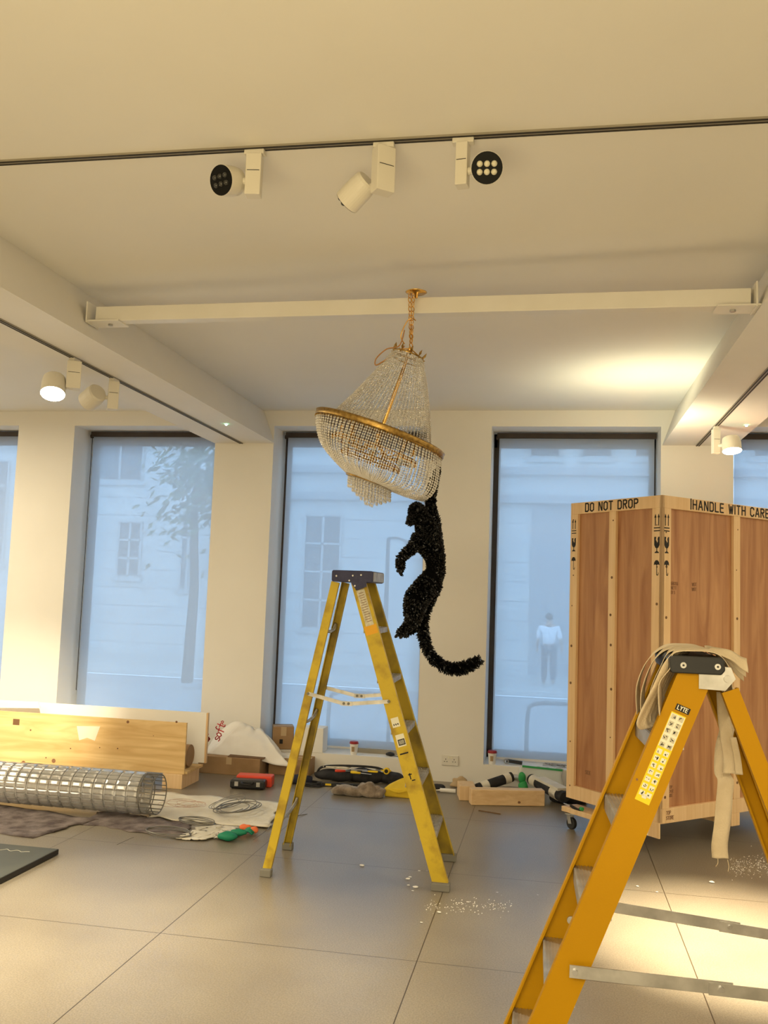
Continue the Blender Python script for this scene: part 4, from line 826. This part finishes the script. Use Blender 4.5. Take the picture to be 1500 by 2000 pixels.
coil('wire_coil', (-2.22, 6.52), .10, .17, 5, .0035, 'wire', 'coil of grey wire lying on the large white dust sheet', 'wire', .8, .1, .034)
coil('wire_coil', (-2.33, 6.62), .06, .20, 3, .002, 'wire', 'thin tangled grey wire beside the coil on the dust sheet', 'wire', .9, .1, .034)
coil('wire_coil', (-2.62, 6.50), .13, .10, 5, .0012, 'wire_copper', 'tangle of fine copper wire on the white dust sheet', 'wire', 1.2, 0, .034)
coil('wire_hoop', (-2.44, 5.80), .155, .10, 3, .0035, 'wire', 'looped wire hoop on the bare floor below the grey blanket strip', 'wire', .12, 0, .012)
coil('wire_hoop', (-2.33, 6.02), .13, .07, 3, .0035, 'wire', 'looped wire hoop overlapping the grey blanket strip', 'wire', .15, 0, .04)
rope('wire_offcut', [az(600, 1590), az(545, 1600, .03), az(520, 1622, .03), az(495, 1640, .01)], .0022, 'wire', 'single thin wire end trailing off the white dust sheet', 'wire')
rope('wire_offcut', [az(228, 1650), az(250, 1640), az(262, 1635)], .002, 'wire', 'short wire on the bare floor in front of the crystal tube', 'wire')
tag(MB().bar(az(935, 1584)+V((0, 0, .004)), az(978, 1591)+V((0, 0, .004)), .012, .006).build('wood_stick', 'cardboard_dark'), 'thin brown stick on the floor in front of the timber beam', 'stick')
# gloves
t = thing('work_glove', az(465, 1640), 'green and orange work glove crumpled on the floor', 'glove')
g0 = az(445, 1642, .0)+V((0, 0, .03)); g1 = az(480, 1630, 0)+V((0, 0, .03))
def blob(q, c, r, sc, seed, amp=.25, n=14):
    mt = Matrix.Translation(V(c)); s0 = len(q.bm.verts); q.ball(c, r, n, sc); q.bm.verts.ensure_lookup_table()
    for v in q.bm.verts[s0:]:
        d = v.co-V(c); v.co = V(c)+d*(1+amp*noise.noise(d*(9/r*.12)+V((seed, seed*2, 0)))); v.co.z = max(v.co.z, .004)
q = MB(); blob(q, g0, .045, (1.5, 1.1, .62), 3); blob(q, g0.lerp(g1, .6), .035, (1.6, .9, .6), 4)
for k in range(4): q.tube([g1+V((0, (k-1.5)*.018, 0)), g1+V((.035, (k-1.5)*.026, .005)), g1+V((.06, (k-1.5)*.03, -.012))], [.011, .010, .008], 8)
q.build('glove_palm', 'glove_green', t, smooth=True)
q = MB(); blob(q, g1+V((-.02, .06, .0)), .03, (1.6, .9, .7), 6); blob(q, g1+V((.05, .02, .0)), .025, (1.2, 1, .9), 7); q.build('glove_cuff', 'glove_orange', t, smooth=True)
# dark board on the floor
t = thing('dark_board', (-3.6, 4.9, 0), 'dark green-black board lying flat on the floor at the left edge', 'board')
bo = MB().b2((-4.6, 4.10, .004), (-2.885, 5.20, .034)).build('board_panel', 'dark_board', t); MB().b2((-2.8855, 4.10, .004), (-2.880, 5.20, .033)).build('board_edge', 'board_edge', t)
q = MB().tube(curve([(-3.25+.022*i, 5.09+.022*math.sin(i*1.9)*(1-.06*i), .0345) for i in range(12)], 5), .0016, 5); q.build('chalk_scribble', 'chalk', bo)

# ================================================================== things along the wall
def carton(name, lo, hi, label, rz=0, m='cardboard', open_=False):
    lo, hi = V(lo), V(hi); c = (lo+hi)/2; t = thing(name, (c.x, c.y, lo.z), label, 'box'); R3 = Matrix.Rotation(rz, 3, 'Z'); d = hi-lo
    b = MB().box(c, d, R3).build('carton_body', m, t, bevel=.004)
    MB().box(c+R3 @ V((0, 0, d.z/2+.0008)), (d.x*.999, .05, .0012), R3).build('parcel_tape', 'tape_tan', t)
    MB().box(c+R3 @ V((0, -d.y/2-.0008, d.z*.30)), (.05, .0012, d.z*.4), R3).build('tape_end', 'tape_tan', t)
    return t, b, c, d, R3
carton('cardboard_box', (-3.05, 7.82, 0), (-2.48, 8.17, .15), 'flat brown cardboard box on the floor under the white foam sheet')
t, b, c, d, R3 = carton('cardboard_box', (-2.45, 7.98, 0), (-2.08, 8.19, .145), 'brown taped cardboard box on the floor against the wall, behind the worn ladder')
tag(MB().box((-2.62, 7.93, .162), (.33, .18, .006), Matrix.Rotation(.1, 3, 'X')).build('cardboard_flap', 'cardboard_dark'), 'dark striped cardboard flap on top of the flat box', 'cardboard')
t, b, c, d, R3 = carton('cardboard_box', (-2.535, 8.26, SILL+.002), (-2.345, 8.45, SILL+.205), 'small brown cardboard box on the windowsill behind the worn ladder', .35)
MB().box(c+R3 @ V((-.02, -.101, -.03)), (.03, .001, .04), R3).build('printed_mark', 'stencil_black', t); MB().box(c+R3 @ V((.101, .0, .0)), (.001, .05, .06), R3).build('printed_mark', 'stencil_black', t)
tag(MB().b2((-2.26, 8.22, SILL+.001), (-2.02, 8.40, SILL+.22)).build('foam_block', 'white_foam', bevel=.004), 'white foam block on the windowsill beside the small cardboard box', 'foam')
# strap hanging in window 3 left
# white foam sheet with red writing
def foam(u, v):
    A = V((-3.03, 7.90, .16)).lerp(V((-2.25, 8.0, .15)), u); top = .30*math.sin(PI*min(u*1.15, 1))**.7*(1-.45*u)+.02
    return A+V((-.02*v, .16*v*(1-.3*u), v*top+.02*noise.noise(V((u*5, v*4, 1)))))
fs = tag(MB().sheet(foam, 30, 14, .006).build('foam_sheet', 'foam_sheet', smooth=True), 'crumpled white packing sheet with red handwriting on the flat cardboard box', 'packing sheet')
P0 = at(428, 1448, 7.88); q = MB(); letters(q, 'soft', P0, (.35, .0, 1), (-1, 0, .35), .075, .12, .12, .002, 1.0); letters(q, 'P', at(436, 1416, 7.93), (.8, .0, .6), (-.6, 0, .8), .035, .2, .12, .002, 1.0); q.build('red_handwriting', 'red_ink', fs)
q = MB(); letters(q, 'SS', at(396, 1450, 7.80), (.9, .0, .3), (-.3, 0, .9), .06, .25, .12, .002, 1.0); q.build('red_handwriting', 'red_ink', fs)
def fold(u, v):
    A = V((-3.0, 7.92, .155)).lerp(V((-2.2, 7.85, .10)), u); B = V((-2.75, 8.05, .42)).lerp(V((-2.55, 8.1, .36)), u); p = A.lerp(B, v); return p+V((0, -.03*math.sin(v*PI), .02*noise.noise(V((u*4, v*4, 7)))))
MB().sheet(fold, 24, 14, .006).build('sheet_fold', 'foam_sheet', fs, smooth=True)
# coffee cups
def cup(x, y, z, label):
    t = thing('coffee_cup', (x, y, z), label, 'cup', 'takeaway cups on the windowsills'); T = Matrix.Translation((x, y, z))
    MB().lathe([(.001, 0), (.028, 0), (.030, .002), (.039, .098), (.039, .10), (.001, .10)], 24, T).build('cup_body', 'cup_white', t, smooth=False)
    MB().lathe([(.001, .098), (.042, .098), (.043, .103), (.040, .108), (.038, .118), (.030, .120), (.001, .118)], 24, T).build('lid', 'cup_red', t)
    MB().lathe([(.0335, .030), (.0375, .075), (.0379, .075), (.0339, .030)], 8, T @ Matrix.Rotation(rad(-115), 4, 'Z'), 0, rad(45)).build('printed_mark', 'cup_mark', t)
p = at(691, 1468, 8.26); cup(p.x, 8.26, SILL, 'white takeaway cup with dark red lid on the sill between the ladder rails')
p = at(961, 1490, 8.26); cup(p.x, 8.26, SILL, 'white takeaway cup with red lid at the left end of the crate side sill')
# sill clutter
t = thing('work_goggles', at(765, 1470, 8.30), 'black goggles with cord on the sill behind the worn ladder', 'goggles'); q = MB(); g = V((at(763, 1468, 8.30).x, 8.30, SILL+.02)); blob(q, g, .03, (1.5, .8, .6), 3); q.build('goggle_frame', 'black_plastic', t, smooth=True); rope('goggle_cord', [g+V((.03, 0, -.012)), g+V((.08, -.01, -.016)), g+V((.16, .01, -.016))], .003, 'black_plastic', parent=t)
t = thing('tape_gun', V((at(1000, 1490, 8.33).x, 8.33, SILL)), 'black tape dispenser lying on the sill right of the cup', 'tape dispenser'); g = t.location.copy(); MB().box(g+V((.02, 0, .022)), (.14, .03, .028), Matrix.Rotation(.08, 3, 'Y')).build('dispenser_body', 'black_plastic', t); MB().tube([g+V((-.05+.018*math.cos(a), -.02, .024+.018*math.sin(a))) for a in [2*PI*i/16 for i in range(16)]], .006, 6, closed=True).build('tape_reel', 'steel', t)
coil('wire_scraps', (at(1085, 1497, 8.33).x, 8.33), .07, .03, 4, .0018, 'wire', 'scraps of thin wire on the sill next to the crate', 'wire', 1.0, 0, SILL+.004)
# double socket
t = thing('wall_socket', at(879, 1485, D), 'white double power socket on the wall behind the stepladder', 'socket'); g = t.location.copy(); sb_ = MB().box(g+V((0, -.006, 0)), (.148, .012, .088)).build('face_plate', 'socket', t, bevel=.003)
for sx in (-.037, .037):
    q = MB()
    for dx, dz, w_, h_ in ((0, .010, .006, .010), (-.011, -.010, .009, .005), (.011, -.010, .009, .005)): q.box(g+V((sx+dx, -.0125, dz)), (w_, .001, h_))
    q.build('pin_holes', 'stencil_black', sb_)
for sx in (-.012, .012): MB().box(g+V((sx, -.0135, .026)), (.012, .004, .016)).build('rocker_switch', 'sticker_white', sb_)
tag(MB().b2((-1.78, 8.38, SILL+.001), (-1.20, 8.41, SILL+.04)).build('sill_strip', 'track_grey'), 'grey strip lying along the sill behind the coffee cup', 'strip')  # thin grey bar along the sill

# tools on the floor
t = thing('tool_case', az(485, 1540), 'black and red power tool case on the floor in front of the flat cardboard box', 'tool case', rz=.25); g = t.location.copy(); R3 = Matrix.Rotation(.12, 3, 'Z')
MB().box(g+R3 @ V((0, .0, .04)), (.29, .11, .07), R3).build('case_body', 'black_plastic', t, bevel=.015); MB().box(g+R3 @ V((.03, .13, .045)), (.30, .13, .09), R3).build('red_shell', 'red_plastic', t, bevel=.012)
for x in (-.09, .09): MB().box(g+R3 @ V((x, -.056, .045)), (.03, .006, .035), R3).build('latch', 'alu', t)
MB().tube(curve([g+R3 @ V((-.05, -.056, .06)), g+R3 @ V((-.03, -.085, .05)), g+R3 @ V((.03, -.085, .05)), g+R3 @ V((.05, -.056, .06))], 4), .008, 8).build('handle', 'black_plastic', t)
t = thing('tool_roll', az(585, 1533), 'navy fabric tool roll lying behind the rear legs of the worn ladder', 'tool roll'); g = t.location.copy(); MB().tube([g+V((-.13, 0, .035)), g+V((-.11, 0, .04)), g+V((.0, .01, .045)), g+V((.10, .01, .04))], [.02, .036, .042, .036], 12).build('roll', 'navy_fabric', t, smooth=True); MB().tube([g+V((.03, .0, .045))+V((0, .045*math.cos(a), .042*math.sin(a))) for a in [2*PI*i/16 for i in range(16)]], .005, 6, closed=True).build('strap', 'black_fabric', t)
t = thing('tool_bag', az(690, 1530), 'long open black tool bag full of tools on the floor by the wall', 'tool bag'); g = V((-1.70, 7.93, 0)); q = MB()
blob(q, g+V((-.12, -.03, .05)), .10, (1.9, .8, .5), 2); blob(q, g+V((.12, .02, .05)), .11, (1.9, .9, .55), 5); blob(q, g+V((.36, .03, .05)), .09, (1.4, .9, .6), 9); q.build('bag_body', 'black_fabric', t, smooth=True)
MB().tube(curve([g+V((-.28, -.04, .06)), g+V((-.22, -.06, .12)), g+V((0, -.02, .135)), g+V((.25, 0, .13)), g+V((.34, 0, .08))]), .010, 8).build('carry_handle', 'black_fabric', t, smooth=True)
sheet('white_rag', [(-1.92, 7.86, 0), (-1.70, 7.86, 0), (-1.69, 7.95, 0), (-1.92, 7.96, 0)], 'dustsheet', 'folded white rag lying on the black tool bag', 'cloth', .006, .02, 14, 8, .012, .125, seed=20)
for k, (x, y, m_, lab) in enumerate(((-1.52, 7.82, 'yellow_plastic', 'yellow handled pliers at the front of the tool bag'), (-1.42, 7.90, 'yellow_plastic', 'yellow handled pliers at the right end of the tool bag'), (-1.62, 7.84, 'steel', 'steel spanner lying across the tool bag'))):
    t2 = thing('pliers' if k < 2 else 'spanner', (x, y, .10), lab, 'pliers' if k < 2 else 'spanner'); c = V((x, y, .118))
    for s_ in (-1, 1): MB().tube(curve([c, c+V((.03, s_*.012, .0)), c+V((.09, s_*.012, .0))], 4), .006, 6).build('handle', m_, t2)
    MB().box(c+V((-.02, 0, 0)), (.05, .022, .010)).build('jaw', 'steel', t2)
for k, (x, y, rz_, m_, lab) in enumerate(((-1.80, 7.80, .3, 'red_plastic', 'red handled screwdriver at the front left of the long tool bag'), (-1.66, 7.80, -.2, 'yellow_plastic', 'yellow handled screwdriver at the front centre of the long tool bag'), (-1.98, 7.72, .1, 'black_plastic', 'black handled screwdriver on the floor left of the spirit level'))):
    z_ = .012 if k == 2 else .105; c = V((x, y, z_)); d = V((math.cos(rz_), math.sin(rz_), 0)); t2 = thing('screwdriver', c, lab, 'screwdriver')
    MB().tube([c, c+d*.02, c+d*.09], [.010, .013, .009], 8).build('handle', m_, t2, smooth=True); MB().cyl(c+d*.09, c+d*.19, .003).build('shaft', 'steel', t2)
coil('cable_coil', (-1.95, 7.62), .09, .06, 4, .006, 'black_fabric', 'black cable coiled on the floor left of the brown shaggy rag', 'cable', .3, 0, .008)
coil('cable_coil', (-1.28, 7.92), .07, .05, 4, .006, 'black_fabric', 'black cable coiled at the right end of the tool bag', 'cable', .3, 0, .008)
t2 = thing('tape_measure', (-1.36, 7.86, .09), 'round yellow tape measure on the right end of the tool bag', 'tape measure'); MB().cyl((-1.36, 7.84, .125), (-1.36, 7.875, .125), .028, None, 20).build('case', 'yellow_plastic', t2, bevel=.004); MB().cyl((-1.36, 7.838, .125), (-1.36, 7.84, .125), .016, None, 16).build('centre_disc', 'black_plastic', t2)
t2 = thing('spirit_level', az(660, 1537), 'grey spirit level with yellow vial lying in front of the tool bag', 'spirit level'); g = t2.location.copy(); MB().box(g+V((0, 0, .016)), (.36, .025, .030), Matrix.Rotation(.1, 3, 'Z')).build('level_body', 'black_plastic', t2, bevel=.002); MB().box(g+V((-.08, -.019, .018)), (.05, .004, .016), Matrix.Rotation(.1, 3, 'Z')).build('vial', 'yellow_plastic', t2); MB().box(g+V((.06, -.010, .018)), (.14, .004, .008), Matrix.Rotation(.1, 3, 'Z')).build('steel_edge', 'steel', t2)
q = MB(); g = az(700, 1557); blob(q, g+V((-.09, .04, .035)), .085, (1.6, .9, .55), 2, .5, 20); blob(q, g+V((.06, .06, .05)), .075, (1.2, .9, .85), 7, .6, 20); blob(q, g+V((.15, .05, .04)), .06, (1, .9, .8), 4, .5, 18)
tag(q.build('fur_rag', 'fur', smooth=True), 'brown shaggy rag crumpled on the floor left of the yellow bag', 'rag')
t = thing('yellow_bag', az(775, 1556), 'yellow fabric bag collapsed on the floor behind the worn ladder', 'bag'); g = t.location.copy()
MB().raw([g+V(p) for p in ((-.10, -.03, 0), (.20, -.05, 0), (.24, .17, 0), (-.08, .17, 0), (-.11, -.02, .06), (.19, -.03, .075), (.18, .12, .14), (.03, .12, .135), (-.09, .12, .07))], [(0, 1, 5, 4), (4, 5, 6, 7), (4, 7, 8), (1, 2, 6, 5), (2, 3, 8, 7, 6), (0, 4, 8, 3), (0, 3, 2, 1)]).build('bag_body', 'yellow_cloth', t, bevel=.012); MB().tube(curve([g+V((-.06, -.035, .06)), g+V((.02, -.05, .045)), g+V((.12, -.045, .07))], 4), .007, 6).build('bag_seam', 'yellow_cloth', t)
t = thing('dust_pouch', az(856, 1545), 'small dark pouch behind the right foot of the worn ladder', 'pouch'); g = t.location.copy(); q = MB(); blob(q, g+V((0, .05, .025)), .045, (1.3, .8, .55), 8); q.build('pouch_body', 'black_fabric', t, smooth=True)
t = thing('caulk_tube', az(875, 1550), 'white sealant tube on the floor left of the small wood block', 'sealant tube'); g = t.location.copy(); MB().tube([g+V((-.07, .03, .018)), g+V((.06, .03, .018))], .017, 12).build('tube_body', 'cup_white', t); MB().tube([g+V((-.07, .03, .018)), g+V((-.11, .03, .014))], [.007, .003], 8).build('nozzle', 'cup_white', t)
q = MB(); g = az(893, 1542); blob(q, g+V((0, .10, .04)), .05, (1.2, .7, .9), 12, .8); tag(q.build('paper_scrap', 'tape_tan', smooth=True), 'crumpled tan paper scrap behind the small wood block', 'paper')
# timber
A_ = V((-.605, 7.36, 0)); B_ = V((-.035, 7.52, 0)); e = (B_-A_).normalized()
tag(MB().bar(A_+V((0, .05, .062)), B_+V((0, .05, .062)), .10, .122).build('timber_beam', 'pine_x', bevel=.006), 'pale square timber beam on the floor left of the tall crate', 'timber')
bb_ = bpy.data.objects['timber_beam']; kq = MB(); kc = A_.lerp(B_, .67)+V((0, -.0025, .03)); kq.ball(kc, .012, 8, (1.2, .2, .8)); kq.build('wood_knot', 'stamp_brown', bb_)
tag(MB().box((-.655, 7.62, .058), (.13, .22, .115), Matrix.Rotation(.18, 3, 'Z')).build('wood_block', 'pine', bevel=.005), 'short pine block on the floor at the left end of the timber beam', 'wood block')
# padded poles
def pole(p0, p1, r, label, bands):
    t = thing('padded_pole', p0, label, 'padded pole', 'black padded poles wrapped with white tape'); MB().cyl(p0, p1, r, None, 24).build('foam_core', 'black_fabric', t, bevel=.004)
    for a, b in bands: MB().cyl(p0.lerp(p1, a), p0.lerp(p1, b), r+.003, None, 24).build('white_wrap', 'dustsheet', t)
pA = at(932, 1540, 7.62); pB = at(1000, 1517, 7.80); pole(pA, pB, .040, 'black padded pole with white wraps leaning across the timber beam', ((.10, .30), (.76, .92)))
pA = at(1038, 1522, 8.0); pB = at(1103, 1558, 7.50); pole(pA, pB, .045, 'black padded pole with white wraps leaning beside the crate', ((.06, .22), (.68, .85)))
tag(MB().bar(at(1055, 1520, 7.90)+V((0, 0, .0)), at(1100, 1542, 7.55), .10, .02).build('wrapped_board', 'dustsheet'), 'white wrapped board resting on the padded pole beside the crate', 'board')
q = MB(); g = V((.13, 7.70, 0)); blob(q, g+V((-.03, .04, .04)), .07, (1.2, 1.3, .8), 3, .3); blob(q, g+V((.10, .06, .04)), .08, (1.2, 1.2, .7), 6, .3); tag(q.build('black_bag', 'black_fabric', smooth=True), 'black fabric bag slumped on the floor beside the crate', 'bag')
tag(MB().bar(az(985, 1550)+V((0, .25, .10)), az(1045, 1553)+V((0, .25, .10)), .16, .012).build('steel_plate', 'alu'), 'flat metal plate lying behind the timber beam', 'plate')
t = thing('clear_plastic_bag', (-.02, 8.10, 0), 'clear plastic bag with a green seal strip against the wall beside the crate', 'bag')
def bagf(u, v): return V((-.24+.36*u+.01*math.sin(v*7), 8.05+.05*v+.03*math.sin(u*PI), .01+.19*v+.01*noise.noise(V((u*6, v*6, 0)))))
MB().sheet(bagf, 14, 10, .02).build('bag_film', 'clear_plastic', t, smooth=True); MB().bar((-.22, 8.09, .202), (.12, 8.09, .19), .012, .016).build('seal_strip', 'green_plastic', t)
q = MB(); blob(q, V((-.215, 7.98, .13)), .042, (.75, .5, 1.05), 5, .3); blob(q, V((-.205, 7.98, .05)), .045, (.9, .6, 1.1), 8, .3); tag(q.build('green_cloth', 'green_plastic', smooth=True), 'bright green cloth scrap between the two padded poles', 'cloth')
# plaster crumbs
for k, (px, py, s_) in enumerate(((708, 1692, .016), (797, 1718, .014), (801, 1714, .010), (798, 1730, .010), (812, 1734, .016), (806, 1741, .008), (819, 1702, .009), (834, 1702, .006), (858, 1783, .012), (914, 1763, .010), (823, 1803, .008), (971, 1744, .007), (1050, 1749, .006), (1245, 1732, .010), (1390, 1724, .016), (1283, 1743, .007))):
    p = az(px, py); q = MB(); blob(q, p+V((0, 0, s_*.3)), s_*.72, (1.4, 1.1, .5), k, .6, 6)
    tag(q.build('plaster_crumb', 'plaster'), 'small white plaster crumb lying on the floor near the stepladders', 'debris', 'plaster crumbs scattered on the floor')
def dust(name, px0, px1, py0, py1, n_, label):
    q = MB()
    for k in range(n_):
        p = az(random.uniform(px0, px1), random.gauss((py0+py1)/2, (py1-py0)/4)); s_ = random.uniform(.001, .0035); q.gem(p+V((0, 0, .001)), (random.random(), random.random(), .2), s_, s_*1.6)
    tag(q.build(name, 'plaster'), label, 'dust', kind='stuff')
dust('plaster_dust', 830, 1000, 1755, 1785, 150, 'scatter of white plaster dust by the front foot of the worn ladder')
dust('plaster_dust', 1425, 1500, 1670, 1710, 220, 'scatter of pale sawdust on the floor under the hanging strap')
